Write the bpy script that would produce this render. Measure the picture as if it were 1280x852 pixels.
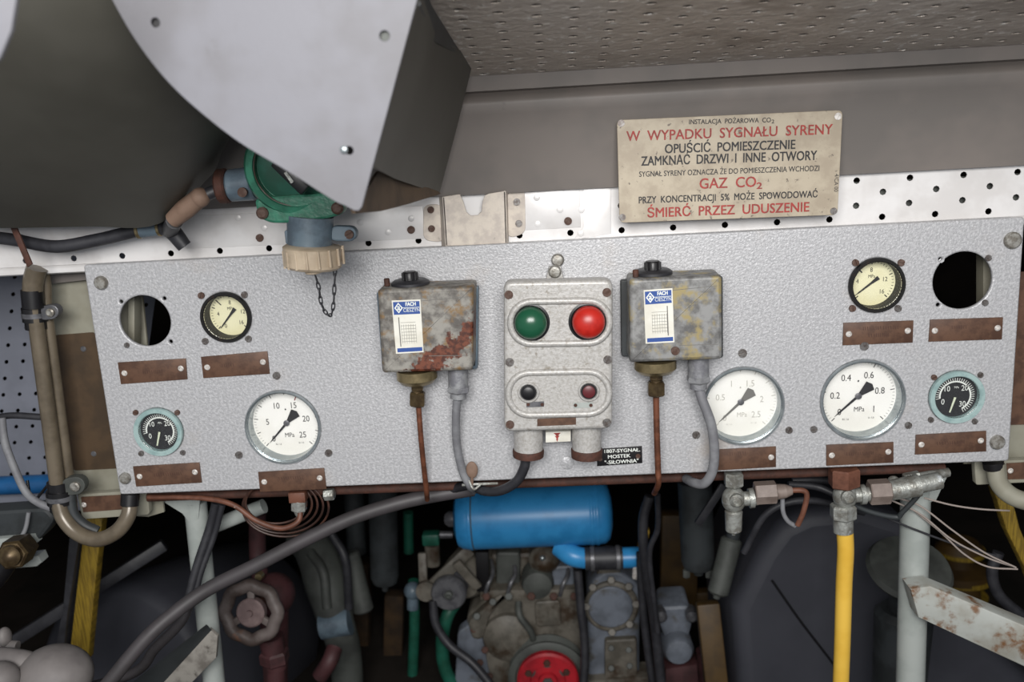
import bpy, bmesh, math, random
from mathutils import Vector, Matrix, Euler
random.seed(7)
S = bpy.context.scene
C = S.collection
for o in list(bpy.data.objects): bpy.data.objects.remove(o)
PI = math.pi
R = math.radians

# ---------------------------------------------------------------- camera
FPX = 1200.0
DIST = 1.15
PITCH, YAW, ROLL = R(13.2215), R(-3.1408), R(-3.326)
CAM = Vector((0, -DIST, 0))
fwd = Vector((math.sin(YAW)*math.cos(PITCH), math.cos(YAW)*math.cos(PITCH), -math.sin(PITCH)))
_rt = fwd.cross(Vector((0, 0, 1))).normalized(); _up = _rt.cross(fwd)
RT = _rt*math.cos(ROLL) + _up*math.sin(ROLL)
UP = -_rt*math.sin(ROLL) + _up*math.cos(ROLL)
cd = bpy.data.cameras.new('camera'); cam = bpy.data.objects.new('camera', cd); C.objects.link(cam)
cam.matrix_world = Matrix(((RT.x, UP.x, -fwd.x, CAM.x), (RT.y, UP.y, -fwd.y, CAM.y), (RT.z, UP.z, -fwd.z, CAM.z), (0, 0, 0, 1)))
cd.sensor_width = 36; cd.lens = 36*FPX/1280
cd.clip_start = .02
cd.dof.use_dof = True; cd.dof.focus_distance = 1.13; cd.dof.aperture_fstop = 5.6
S.camera = cam

# ---------------------------------------------------------------- light
W = bpy.data.worlds.new('world'); S.world = W; W.use_nodes = True
bg = W.node_tree.nodes['Background']; bg.inputs[0].default_value = (.86, .91, 1, 1); bg.inputs[1].default_value = .27
def area(name, loc, target, size, power, col):
    l = bpy.data.lights.new(name, 'AREA'); l.shape = 'RECTANGLE'; l.size, l.size_y = size; l.energy = power; l.color = col
    o = bpy.data.objects.new(name, l); C.objects.link(o); o.location = loc
    o.rotation_euler = (Vector(target) - Vector(loc)).to_track_quat('-Z', 'Y').to_euler(); return o
area('hatch_daylight', (-.02, -1.75, .38), (.06, 0, -.3), (1.05, .6), 47, (1, .985, .965))
S.view_settings.view_transform = 'Standard'; S.view_settings.look = 'None'
S.view_settings.exposure = 0; S.view_settings.gamma = 1; S.view_settings.use_curve_mapping = False

# ---------------------------------------------------------------- geometry helpers
def at(px, py, Y=0.0):
    """the point at depth Y (metres behind the panel face) seen at a pixel of the photograph"""
    d = fwd + RT*((px-640)/FPX) - UP*((py-426)/FPX)
    t = (Y + DIST)/d.y
    return CAM + d*t
def pxm(Y): return (Y + DIST)/FPX*1.02      # metres per pixel near depth Y
def A(pts, Y=None):
    return [at(*p) if len(p) == 3 else at(p[0], p[1], Y) for p in pts]
def catmull(P, n=8, closed=False):
    P = [Vector(p) for p in P]
    if len(P) < 3 and not closed:
        return [P[0].lerp(P[1], i/4) for i in range(5)]
    out = []; N = len(P)
    for i in range(N if closed else N-1):
        if closed: a, b, c, d = P[i-1], P[i], P[(i+1) % N], P[(i+2) % N]
        else:
            b, c = P[i], P[i+1]
            a = P[i-1] if i else b*2-c
            d = P[i+2] if i+2 < N else c*2-b
        for k in range(n):
            t = k/n
            out.append(.5*((2*b) + (c-a)*t + (2*a-5*b+4*c-d)*t*t + (3*b-a-3*c+d)*t**3))
    if not closed: out.append(P[-1])
    return out
def frame(axis):
    z = Vector(axis).normalized()
    x = z.cross(Vector((0, 0, 1)))
    if x.length < 1e-3: x = Vector((1, 0, 0))
    x.normalize(); y = z.cross(x)
    return x, y, z
def rpoly(pts, r, n=5):
    """rounds the corners of a 2-D polygon given in pixels"""
    out = []; N = len(pts)
    for i in range(N):
        p = Vector(pts[i][:2]); a = Vector(pts[i-1][:2]); b = Vector(pts[(i+1) % N][:2])
        da = (a-p); db = (b-p); ra = min(r, da.length*.49, db.length*.49)
        s = p + da.normalized()*ra; e = p + db.normalized()*ra
        for k in range(n+1):
            t = k/n; q = s*(1-t)**2 + p*2*t*(1-t) + e*t*t
            out.append((q.x, q.y))
    return out
def stadium(cx0, cy0, cx1, cy1, r, n=14):
    d = math.atan2(cy1-cy0, cx1-cx0); o = []
    for k in range(n+1):
        a = d - PI/2 + PI*k/n; o.append((cx1+r*math.cos(a), cy1+r*math.sin(a)))
    for k in range(n+1):
        a = d + PI/2 + PI*k/n; o.append((cx0+r*math.cos(a), cy0+r*math.sin(a)))
    return o
def wpos(o):
    v = Vector((0, 0, 0))
    while o: v += o.location; o = o.parent
    return v
FONT = bpy.data.curves.new('f', 'FONT'); FONTO = bpy.data.objects.new('f', FONT)
def text_mesh(s, bold=0.0, ext=.0):
    FONT.body = s; FONT.offset = bold; FONT.extrude = ext; FONT.resolution_u = 3
    return bpy.data.meshes.new_from_object(FONTO)

class MB:
    def __init__(self): self.bm = bmesh.new()
    def _bev(self, faces, bev, seg=2):
        if bev > 0:
            es = set(e for f in faces if f.is_valid for e in f.edges)
            bmesh.ops.bevel(self.bm, geom=[e for e in es if e.calc_face_angle(0) > .5], offset=bev, segments=seg, affect='EDGES', profile=.5)
    def box(self, c, size, rot=None, bev=0):
        m = Matrix.Translation(Vector(c)) @ (rot.to_4x4() if rot else Matrix()) @ Matrix.Diagonal((*size, 1))
        r = bmesh.ops.create_cube(self.bm, size=1, matrix=m)
        self._bev(list(set(f for v in r['verts'] for f in v.link_faces)), bev); return self
    def bar(self, p0, p1, w, h, bev=0, up=None):
        p0, p1 = Vector(p0), Vector(p1); z = (p1-p0).normalized()
        u = Vector(up or (0, -1, 0)); x = z.cross(u).normalized(); y = z.cross(x)
        rot = Matrix((x, y, z)).transposed()
        return self.box((p0+p1)/2, (w, h, (p1-p0).length), rot, bev)
    def prism(self, pts, vec, bev=0, seg=2):
        """extrudes a flat polygon; bev rounds its front edge with inset rings"""
        vec = Vector(vec); P = [Vector(p) for p in pts]; n = len(P); bm = self.bm
        dv = vec.normalized(); nr = Vector()
        for i in range(n): nr += P[i].cross(P[(i+1) % n])
        s = 1 if nr.dot(dv) > 0 else -1
        ins = []
        for i in range(n):
            a = (P[i]-P[i-1]).normalized(); b = (P[(i+1) % n]-P[i]).normalized()
            na, nb = dv.cross(a)*s, dv.cross(b)*s; m = na+nb
            ins.append(m/max(.35, 1+na.dot(nb)) if m.length > 1e-6 else na)
        rings = []
        if bev > 0:
            for k in range(seg+1):
                t = PI/2*k/seg
                rings.append([P[i] + ins[i]*bev*(1-math.sin(t)) + dv*bev*(1-math.cos(t)) for i in range(n)])
        else: rings.append(P)
        rings.append([p+vec for p in P])
        V = [[bm.verts.new(p) for p in r] for r in rings]
        ff = bm.faces.new(V[0]); bm.faces.new(V[-1][::-1])
        if n > 8:
            for e in ff.edges: e.seam = True
        for a, b in zip(V, V[1:]):
            for i in range(n): bm.faces.new((a[i], b[i], b[(i+1) % n], a[(i+1) % n]))
        return self
    def lathe(self, o, axis, prof, seg=32, cap=True):
        o = Vector(o); x, y, z = frame(axis); rings = []
        for r, h in prof:
            if r < 1e-6: rings.append([self.bm.verts.new(o+z*h)])
            else: rings.append([self.bm.verts.new(o + z*h + (x*math.cos(2*PI*k/seg)+y*math.sin(2*PI*k/seg))*r) for k in range(seg)])
        for a, b in zip(rings, rings[1:]):
            if len(a) == 1 and len(b) == 1: continue
            for k in range(seg):
                j = (k+1) % seg
                if len(a) == 1: self.bm.faces.new((a[0], b[k], b[j]))
                elif len(b) == 1: self.bm.faces.new((a[k], b[0], a[j]))
                else: self.bm.faces.new((a[k], b[k], b[j], a[j]))
        if cap:
            if len(rings[0]) > 1: self.bm.faces.new(rings[0])
            if len(rings[-1]) > 1: self.bm.faces.new(rings[-1][::-1])
        return self
    def cyl(self, p0, p1, r0, r1=None, seg=24, bev=0):
        p0, p1 = Vector(p0), Vector(p1); r1 = r0 if r1 is None else r1; L = (p1-p0).length
        if bev: pr = [(r0-bev, 0), (r0, bev), (r1, L-bev), (r1-bev, L)]
        else: pr = [(r0, 0), (r1, L)]
        return self.lathe(p0, p1-p0, pr, seg)
    def hexa(self, p0, p1, r, bev=.15):
        L = (Vector(p1)-Vector(p0)).length
        return self.lathe(p0, Vector(p1)-Vector(p0), [(r*(1-bev), 0), (r, bev*r), (r, L-bev*r), (r*(1-bev), L)], 6)
    def tube(self, pts, r, seg=12, n=8, closed=False, smooth=True):
        P = catmull(pts, n, closed) if smooth else [Vector(p) for p in pts]
        N = len(P); rs = r if isinstance(r, (list, tuple)) else None
        def rad(i):
            if not rs: return r
            t = i/(N-1)*(len(rs)-1); k = min(int(t), len(rs)-2); return rs[k]*(1-(t-k))+rs[k+1]*(t-k)
        T = []
        for i in range(N):
            a = P[i-1] if (i or closed) else P[i]; b = P[(i+1) % N] if (i < N-1 or closed) else P[i]
            T.append((b-a).normalized())
        x = frame(T[0])[0]; rings = []
        for i in range(N):
            x = (x - T[i]*x.dot(T[i])).normalized(); y = T[i].cross(x)
            rings.append([self.bm.verts.new(P[i] + (x*math.cos(2*PI*k/seg)+y*math.sin(2*PI*k/seg))*rad(i)) for k in range(seg)])
        for i in range(N if closed else N-1):
            a, b = rings[i], rings[(i+1) % N]; sh = 0
            if closed and i == N-1:
                sh = min(range(seg), key=lambda s: (a[0].co-b[s].co).length)
            for k in range(seg):
                j = (k+1) % seg
                self.bm.faces.new((a[k], a[j], b[(j+sh) % seg], b[(k+sh) % seg]))
        if not closed: self.bm.faces.new(rings[0][::-1]); self.bm.faces.new(rings[-1])
        return self
    def ball(self, c, r, scale=(1, 1, 1), rot=None, u=24, v=14):
        m = Matrix.Translation(Vector(c)) @ (rot.to_4x4() if rot else Matrix()) @ Matrix.Diagonal((r*scale[0], r*scale[1], r*scale[2], 1))
        bmesh.ops.create_uvsphere(self.bm, u_segments=u, v_segments=v, radius=1, matrix=m); return self
    def screw(self, c, r, h=.002, ang=.6, axis=(0, -1, 0)):
        """slotted screw head: a base disc and two half discs with the slot between"""
        x, y, z = frame(axis); c = Vector(c)
        self.lathe(c, axis, [(r, 0), (r, h*.45)], 16)
        ca, sa = math.cos(ang), math.sin(ang); X = x*ca+y*sa; Y_ = y*ca-x*sa
        for s in (1, -1):
            P = [c + z*h*.45 + X*(r*math.cos(t)) + Y_*(s*max(r*math.sin(t), r*.16)) for t in [PI*k/9 for k in range(10)]]
            self.prism([p+z*h*.55 for p in P], -z*h*.55)
        return self
    def curve2d(self, splines, thick, M, bev=0):
        k = bpy.data.curves.new('c', 'CURVE'); k.dimensions = '2D'; k.fill_mode = 'BOTH'; k.extrude = thick/2-bev; k.bevel_depth = bev; k.bevel_resolution = 2; k.offset = -bev
        for pts in splines:
            s = k.splines.new('POLY'); s.points.add(len(pts)-1); s.use_cyclic_u = True
            for p, q in zip(s.points, pts): p.co = (q[0], q[1], 0, 1)
        ob = bpy.data.objects.new('c', k); me = bpy.data.meshes.new_from_object(ob)
        me.transform(M); self.bm.from_mesh(me)
        bpy.data.objects.remove(ob); bpy.data.curves.remove(k); bpy.data.meshes.remove(me)
        return self
    def text(self, s, p0, p1, cap, Y, bold=0.0, ext=.0004, shear=0):
        """text whose baseline runs from pixel p0 to pixel p1 on the plane Y, capital height in pixels"""
        me = text_mesh(s)
        xs = [v.co.x for v in me.vertices]; w = max(xs)-min(xs); x0 = min(xs)
        a, b = at(*p0, Y), at(*p1, Y); ux = (b-a)/w; d = (b-a).normalized(); n = Vector((-d.z, 0, d.x))
        k = cap*pxm(Y)/.69
        for v in me.vertices: v.co = a + ux*(v.co.x-x0) + n*(v.co.y*k) + Vector((0, -ext, 0))
        for i, (sx, sz) in enumerate([(0, 0), (1, 0), (0, 1), (1, 1)] if bold else [(0, 0)]):     # heavier strokes by over-printing
            m2 = me.copy(); m2.transform(Matrix.Translation(d*bold*2.2*k*sx + n*bold*1.6*k*sz + Vector((0, -.00002*i, 0))))
            self.bm.from_mesh(m2); bpy.data.meshes.remove(m2)
        bpy.data.meshes.remove(me); return self
    def ctext(self, s, c, capm, bold=0, rot=0):
        """text centred at world point c facing the viewer, capital height in metres"""
        me = text_mesh(s); xs = [v.co.x for v in me.vertices]; mx = (max(xs)+min(xs))/2; k = capm/.69
        for v in me.vertices:
            x, y = (v.co.x-mx)*k*.85, (v.co.y-.345)*k
            v.co = Vector(c) + Vector((x*math.cos(rot)-y*math.sin(rot), 0, x*math.sin(rot)+y*math.cos(rot)))
        self.bm.from_mesh(me); bpy.data.meshes.remove(me); return self
    def flat(self, pts):
        self.bm.faces.new([self.bm.verts.new(Vector(p)) for p in pts]); return self
    def build(self, name, m, parent=None, label=None, cat=None, group=None, kind=None, local=False, sharp=38, mods=None):
        bmesh.ops.recalc_face_normals(self.bm, faces=self.bm.faces)
        me = bpy.data.meshes.new(name); self.bm.to_mesh(me); self.bm.free()
        me.shade_smooth(); me.set_sharp_from_angle(angle=R(sharp))
        for e in me.edges:
            if e.use_seam: e.use_edge_sharp = True; e.use_seam = False
        o = bpy.data.objects.new(name, me); C.objects.link(o); me.materials.append(m)
        if parent is not None:
            o.parent = parent
            if not local: me.transform(Matrix.Translation(-wpos(parent)))
        else:
            n = len(me.vertices); c = sum((v.co for v in me.vertices), Vector())/n; c.z = min(v.co.z for v in me.vertices)
            me.transform(Matrix.Translation(-c)); o.location = c
        if label: o['label'] = label
        if cat: o['category'] = cat
        if group: o['group'] = group
        if kind: o['kind'] = kind
        return o
def thing(name, label, cat, loc, group=None):
    o = bpy.data.objects.new(name, None); C.objects.link(o); o.location = loc; o.empty_display_size = .03
    o['label'] = label; o['category'] = cat
    if group: o['group'] = group
    return o
def solo(mb, name, m, label, cat, group=None): return mb.build(name, m, None, label, cat, group)

# ---------------------------------------------------------------- materials
def lin(h):
    if isinstance(h, str):
        h = [int(h[i:i+2], 16)/255 for i in (0, 2, 4)]
    return tuple((c/12.92 if c <= .04045 else ((c+.055)/1.055)**2.4) for c in h)+(1,)
def mat(name, c1, c2=None, s=30, lo=.4, hi=.62, rough=.5, metal=0.0, bump=0.0, bs=200, c3=None, s3=12, lo3=.6, hi3=.7, band=None, spec=.5, det=4, stretch=None):
    m = bpy.data.materials.new(name); m.use_nodes = True; nt = m.node_tree; N = nt.nodes; L = nt.links
    b = N['Principled BSDF']; b.inputs['Roughness'].default_value = rough; b.inputs['Metallic'].default_value = metal
    b.inputs['Specular IOR Level'].default_value = spec
    tc = N.new('ShaderNodeTexCoord'); co = tc.outputs['Object']
    if stretch:
        mp = N.new('ShaderNodeMapping'); mp.inputs['Scale'].default_value = stretch; L.new(co, mp.inputs[0]); cs = mp.outputs[0]
    else: cs = co
    def noise(sc, vec, d=4):
        n = N.new('ShaderNodeTexNoise'); n.inputs['Scale'].default_value = sc; n.inputs['Detail'].default_value = d
        n.inputs['Roughness'].default_value = .62; L.new(vec, n.inputs['Vector']); return n.outputs['Fac']
    def ramp(f, a, z):
        r = N.new('ShaderNodeMapRange'); r.inputs[1].default_value = a; r.inputs[2].default_value = z; r.interpolation_type = 'SMOOTHSTEP'; L.new(f, r.inputs[0]); return r.outputs[0]
    def mix(f, a, z):
        x = N.new('ShaderNodeMix'); x.data_type = 'RGBA'
        L.new(f, x.inputs[0])
        for v, i in ((a, 6), (z, 7)):
            if isinstance(v, tuple): x.inputs[i].default_value = v
            else: L.new(v, x.inputs[i])
        return x.outputs[2]
    col = lin(c1)
    if c2: col = mix(ramp(noise(s, cs, det), lo, hi), col, lin(c2))
    if c3: col = mix(ramp(noise(s3, co, 5), lo3, hi3), col, lin(c3))
    if band:                                  # a ragged stripe of rust: (nx, nz, offset, half width, colour)
        nx, nz, off, hw, bc = band
        sp = N.new('ShaderNodeVectorMath'); sp.operation = 'DOT_PRODUCT'; L.new(co, sp.inputs[0]); sp.inputs[1].default_value = (nx, 0, nz)
        n = noise(70, co)
        a1 = N.new('ShaderNodeMath'); a1.operation = 'MULTIPLY_ADD'; L.new(n, a1.inputs[0]); a1.inputs[1].default_value = .07; L.new(sp.outputs['Value'], a1.inputs[2])
        a2 = N.new('ShaderNodeMath'); a2.operation = 'SUBTRACT'; L.new(a1.outputs[0], a2.inputs[0]); a2.inputs[1].default_value = off+.035
        a3 = N.new('ShaderNodeMath'); a3.operation = 'ABSOLUTE'; L.new(a2.outputs[0], a3.inputs[0])
        col = mix(ramp(a3.outputs[0], hw, hw*.6), col, mix(ramp(noise(160, co), .4, .6), lin(bc), lin('6b3b29')))
    if isinstance(col, tuple): b.inputs['Base Color'].default_value = col
    else: L.new(col, b.inputs['Base Color'])
    if bump:
        bn = N.new('ShaderNodeBump'); bn.inputs['Strength'].default_value = min(1, bump); bn.inputs['Distance'].default_value = .002
        L.new(noise(bs, co, 2), bn.inputs['Height']); L.new(bn.outputs[0], b.inputs['Normal'])
    return m
M = dict(
 hammer=mat('hammertone silver paint', 'b9b9bb', 'a3a3a5', s=300, lo=.36, hi=.6, rough=.42, metal=.15, bump=.38, bs=380, c3='aba49e', s3=8, lo3=.56, hi3=.78),
 boxsilver=mat('cast silver paint', 'b3b1ae', 'a09d98', s=300, lo=.4, hi=.65, rough=.42, metal=.15, bump=.22, bs=330, c3='8b857c', s3=90, lo3=.6, hi3=.72),
 trim=mat('white aluminium', 'dcdad9', 'cfccca', s=14, rough=.38, metal=.15, bump=.06, bs=60),
 trimcream=mat('cream chipped paint', 'cfc5b8', 'bcb2a8', s=60, rough=.6, bump=.15, c3='8f897f', s3=60, lo3=.66, hi3=.72),
 greysheet=mat('dull grey painted sheet', '77706b', '6c6763', s=6, rough=.55, bump=.06, bs=90, c3='5c5651', s3=25, lo3=.66, hi3=.76),
 ceil=mat('perforated dimpled sheet', 'c4b9ae', 'f4f0ea', s=85, lo=.56, hi=.7, rough=.4, metal=.1, bump=1, bs=80, c3='a4988d', s3=12, lo3=.5, hi3=.7),  # pale second colour paints glints onto the dimples
 backwall=mat('blue grey perforated lining', '7a7d88', '6f727c', s=8, rough=.6),
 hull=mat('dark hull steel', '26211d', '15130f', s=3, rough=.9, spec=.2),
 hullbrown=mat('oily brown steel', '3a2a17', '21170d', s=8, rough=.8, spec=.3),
 duct=mat('grey green painted duct', '514f48', '494740', s=5, rough=.6, c3='423d38', s3=9, lo3=.58, hi3=.8),
 plate=mat('pale grey duct plate', '6a6a70', '616064', s=9, rough=.55, bump=.03, c3='565456', s3=16, lo3=.6, hi3=.78),
 brownlip=mat('brown stained lip', '5c4a38', '463729', s=14, rough=.7),
 copper=mat('tarnished brown nameplate', '614636', '4c3529', s=45, rough=.5, metal=.15, c3='6f5340', s3=28, lo3=.55, hi3=.72),
 copperdk=mat('engraving in nameplate', '432a20', rough=.6),
 olive=mat('old brown board', '4a3824', '3a2c1c', s=16, rough=.6, c3='5c4a1e', s3=10, lo3=.6, hi3=.75),
 rivet=mat('white eyelet', 'd8d4cf', 'b0aaa4', s=300, rough=.4, metal=.2),
 screw=mat('dull screw steel', '7d7a78', '5e5652', s=200, rough=.4, metal=.6),
 rustscrew=mat('rusty screw', '4d362c', '5e4c44', s=200, rough=.7, metal=.2),
 bolt=mat('painted bolt head', '9c9a94', '757068', s=150, rough=.4, metal=.4, bump=.2),
 black=mat('black plastic', '141315', rough=.4),
 dark=mat('black void paint', '070707', rough=.95, spec=.1),
 bezel=mat('black worn bezel', '161515', '30231d', s=60, lo=.55, hi=.72, rough=.5, spec=.25),
 chrome=mat('polished ring', 'a9b0b2', '8f979a', s=40, rough=.3, metal=.75),
 teal=mat('teal enamel', '98aeac', '829b9a', s=60, rough=.4),
 dial=mat('white dial', 'ecebe6', 'e2e0d8', s=8, rough=.5),
 cream=mat('cream dial', 'e6e2bd', 'dad4a8', s=10, rough=.5),
 dialblk=mat('black dial', '18181a', rough=.55),
 ink=mat('black ink', '1b1a1c', rough=.6),
 inkgrey=mat('faded grey ink', '6a6864', rough=.6),
 inkred=mat('red ink', '9a2f28', '7d2c26', s=150, rough=.6),
 inkwhite=mat('white ink', 'dfe3dd', rough=.6),
 lume=mat('pale needle paint', 'cfd6bd', rough=.6),
 sign=mat('aged aluminium sign', 'a89d8a', '988c7a', s=30, rough=.5, metal=.1, c3='665c51', s3=125, lo3=.61, hi3=.68),
 zinc=mat('mottled zinc cover', '8b8b8a', '5c5b5a', s=62, lo=.36, hi=.66, rough=.5, metal=.25, c3='96885f', s3=44, lo3=.49, hi3=.66),
 zincrust=mat('rusted zinc cover', '8f8c85', '57534f', s=62, lo=.36, hi=.66, rough=.55, metal=.2, c3='7d6443', s3=52, lo3=.5, hi3=.66, band=(-.6, .8, .008, .014, '432218')),
 label=mat('sticker paper', 'dcdad0', 'cfccc0', s=30, rough=.5),
 blueink=mat('blue print', '2a4a8c', rough=.45),
 brass=mat('dull brass bell', '9a8a68', '7f7254', s=50, rough=.32, metal=.75),
 nutbrass=mat('dark brass nut', '5f5038', '4a3c2a', s=80, rough=.4, metal=.6),
 coppipe=mat('copper capillary', '744733', '573424', s=60, rough=.5, metal=.25),
 greyrubber=mat('grey hose', '7c7d80', '6c6c70', s=40, rough=.6),
 gland=mat('grey gland casting', '8f9092', '75757a', s=60, rough=.5, metal=.3, bump=.3),
 rust=mat('rust brown ring', '3f261d', '4d2d22', s=90, rough=.75, bump=.3),
 cable=mat('black cable', '26262a', '323236', s=40, rough=.5),
 hose=mat('thick grey hose', '393637', '423e40', s=14, rough=.55),
 green=mat('green hammered enamel', '3a7f66', '2d6450', s=40, rough=.35, bump=.2, c3='86a394', s3=60, lo3=.68, hi3=.76),
 bluegrey=mat('blue grey enamel', '64747f', '53606b', s=40, rough=.4, c3='7b7b80', s3=50, lo3=.64, hi3=.74),
 creamcap=mat('cream plastic cap', 'bfae97', 'ab9a84', s=30, rough=.45),
 tape=mat('brown wrapped tape', '7b6455', '6a5446', s=30, rough=.7),
 glassg=mat('green lens', '1d4f38', rough=.25),
 glassr=mat('red lens', 'b3261d', 'a01d16', s=60, rough=.35),
 darkred=mat('dark red button', '5a2327', rough=.4),
 pipebeige=mat('beige glossy pipe', '6d6354', '5a5144', s=18, rough=.3, metal=.1),
 creamboard=mat('cream painted board', '908e80', '7d796a', s=9, rough=.55, c3='7a6748', s3=8, lo3=.62, hi3=.78),
 blue=mat('blue engine paint', '3790cb', '2b7fb8', s=12, rough=.36, c3='345a73', s3=60, lo3=.7, hi3=.78),
 engine=mat('worn engine paint', '69645b', '4f4b43', s=22, rough=.55, bump=.2, c3='36281a', s3=16, lo3=.5, hi3=.68),
 enginegrey=mat('blue grey engine paint', '6b717b', '585d65', s=16, rough=.5, c3='4b463b', s3=20, lo3=.54, hi3=.72),
 engred=mat('red pulley paint', 'b01f2a', '8c1822', s=20, rough=.5),
 steel=mat('dull machined steel', '6c6c6f', '56565a', s=60, rough=.4, metal=.4),
 darkmetal=mat('dark grey machinery', '34383a', '26292a', s=16, rough=.55),
 midmetal=mat('mid grey casting', '4b4e4a', '3b3d3a', s=14, rough=.6),
 tankdark=mat('dark slate tank', '3a3b42', '34353c', s=5, rough=.6),
 post=mat('pale grey gloss paint', 'a3a8a4', '959b97', s=14, rough=.4, c3='6f7476', s3=38, lo3=.7, hi3=.74),
 postrust=mat('rust streaked pale paint', 'a3a6a1', '8f8d84', s=14, rough=.5, c3='6e4e33', s3=34, lo3=.5, hi3=.66),
 yellow=mat('yellow pipe paint', 'e2b84c', 'd8ab3e', s=10, rough=.4),
 yellowold=mat('old yellow paint', '8f7624', '6a5518', s=24, rough=.55, stretch=(14, 1, 1)),
 ochre=mat('ochre frame paint', '4a3614', '36260e', s=10, rough=.6),
 fitting=mat('corroded galvanised fitting', 'a3a5a0', '7f7d76', s=70, rough=.45, metal=.5, bump=.4, c3='c9cfd2', s3=50, lo3=.6, hi3=.7),
 hexpink=mat('primed hexagon fitting', '82756e', '71645d', s=40, rough=.5),
 brownfit=mat('brown painted hexagon', '6b4434', '563426', s=50, rough=.55, c3='a8988e', s3=90, lo3=.68, hi3=.72),
 redpipe=mat('maroon pipe paint', '46282a', '351e1f', s=24, rough=.6),
 wheel=mat('worn handwheel', '5f5653', '453b37', s=26, rough=.55, c3='6b4d3c', s3=24, lo3=.6, hi3=.72),
 pink=mat('faded pink hub', '705f5d', '5c4c4b', s=40, rough=.6),
 greenpipe=mat('green pipe paint', '1d5a49', '174838', s=20, rough=.45),
 pale=mat('pale grey rubber', '7a7573', '676261', s=10, rough=.6),
 wall=mat('gauge wall with painted shade', '4a4d50', rough=.5),  # dark tone stands for the shade deep inside the bezel
 inkfaint=mat('washed out ink', 'b5b2aa', rough=.6),
 coildark=mat('dark copper coil', '4a3026', '33211b', s=40, rough=.5, metal=.2),
 angle=mat('weathered steel angle', '86827b', '625d57', s=30, rough=.7, c3='4a443e', s3=40, lo3=.55, hi3=.68),
 blueshade=mat('blue pipe paint with painted shade', '1d5c92', '184d7c', s=12, rough=.45),  # blue paint with the shade at the left edge put into its colour
 wire=mat('pale thin wire', '9a8f88', rough=.5),
)
g = bpy.data.materials.new('gauge glass'); g.use_nodes = True; nt = g.node_tree
nt.nodes.remove(nt.nodes['Principled BSDF'])
tr = nt.nodes.new('ShaderNodeBsdfTransparent'); gl = nt.nodes.new('ShaderNodeBsdfGlossy'); gl.inputs['Roughness'].default_value = .12
fr = nt.nodes.new('ShaderNodeFresnel'); fr.inputs[0].default_value = 1.45; mx = nt.nodes.new('ShaderNodeMixShader')
nt.links.new(fr.outputs[0], mx.inputs[0]); nt.links.new(tr.outputs[0], mx.inputs[1]); nt.links.new(gl.outputs[0], mx.inputs[2])
nt.links.new(mx.outputs[0], nt.nodes['Material Output'].inputs[0]); M['glass'] = g
# ================================================================ the setting
def perf(mb, nx, nz, P, fr, checker=True, thick=.0015, keep=None):
    """perforated sheet of nx by nz cells; P(u, v) gives the point for cell coordinates; fr = hole radius as shares of a cell"""
    bm = mb.bm; cache = {}
    def V(u, v):
        k = (round(u*2), round(v*2))
        if k not in cache: cache[k] = bm.verts.new(P(u, v))
        return cache[k]
    for i in range(nx):
        for j in range(nz):
            ring = [V(i, j), V(i+.5, j), V(i+1, j), V(i+1, j+.5), V(i+1, j+1), V(i+.5, j+1), V(i, j+1), V(i, j+.5)]
            if (checker and (i+j) % 2) or (keep and not keep(i, j)): bm.faces.new(ring); continue
            hole = []
            for k in range(8):
                a = -.75*PI + k*PI/4
                hole.append(bm.verts.new(P(i+.5+fr[0]*math.cos(a), j+.5+fr[1]*math.sin(a))))
            for k in range(8):
                l = (k+1) % 8; bm.faces.new((ring[k], ring[l], hole[l], hole[k]))
    bmesh.ops.recalc_face_normals(bm, faces=bm.faces)
    bmesh.ops.solidify(bm, geom=bm.faces[:], thickness=thick)
    return mb
def structure(mb, name, m, **k): return mb.build(name, m, None, kind='structure', **k)

up_ = Vector((0, 0, 1))
# ceiling of perforated sheet, its far edge on the grey sheet, rising towards the hatch
e0, e1 = at(520, 97.5, -.011), at(1290, 53, -.011)
eu = (e1-e0).normalized(); ev = (Vector((0, -1, 0)) - eu*eu.dot(Vector((0, -1, 0)))).normalized()
ev = Matrix.Rotation(R(9.5), 3, eu) @ ev
if ev.z < 0: ev = Matrix.Rotation(R(-19), 3, eu) @ ev
structure(perf(MB(), 42, 30, lambda u, v: e0 + eu*(u*.0335-.14) + ev*(v*.0165), (.16, .29)), 'ceiling', M['ceil'])
# plain grey sheet between the ceiling and the white perforated band
mb = MB(); XL, XR = -140, 1420
prof = [(62.5+33, -.010), (62.5+54, -.006), (62.5+56.5, .004), (62.5+58.5, .001), (62.5+66, -.014), (62.5+71, -.0155), (62.5+84, -.010), (62.5+110, -.004), (62.5+183, .014)]
# each profile row is given by its height in the photo at x = 590 and runs parallel to the panel
rows = []
for y, Y in prof:
    p = at(590, y-2, Y); rows.append((Vector((-1.4, Y, p.z)), Vector((1.55, Y, p.z))))
rows.append((rows[-1][0]+Vector((0, .008, 0)), rows[-1][1]+Vector((0, .008, 0))))
for a, b in zip(rows, rows[1:]): mb.flat([a[0], a[1], b[1], b[0]])
bmesh.ops.remove_doubles(mb.bm, verts=mb.bm.verts, dist=1e-5)
structure(mb, 'wall_upper', M['greysheet'], sharp=50)
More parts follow.
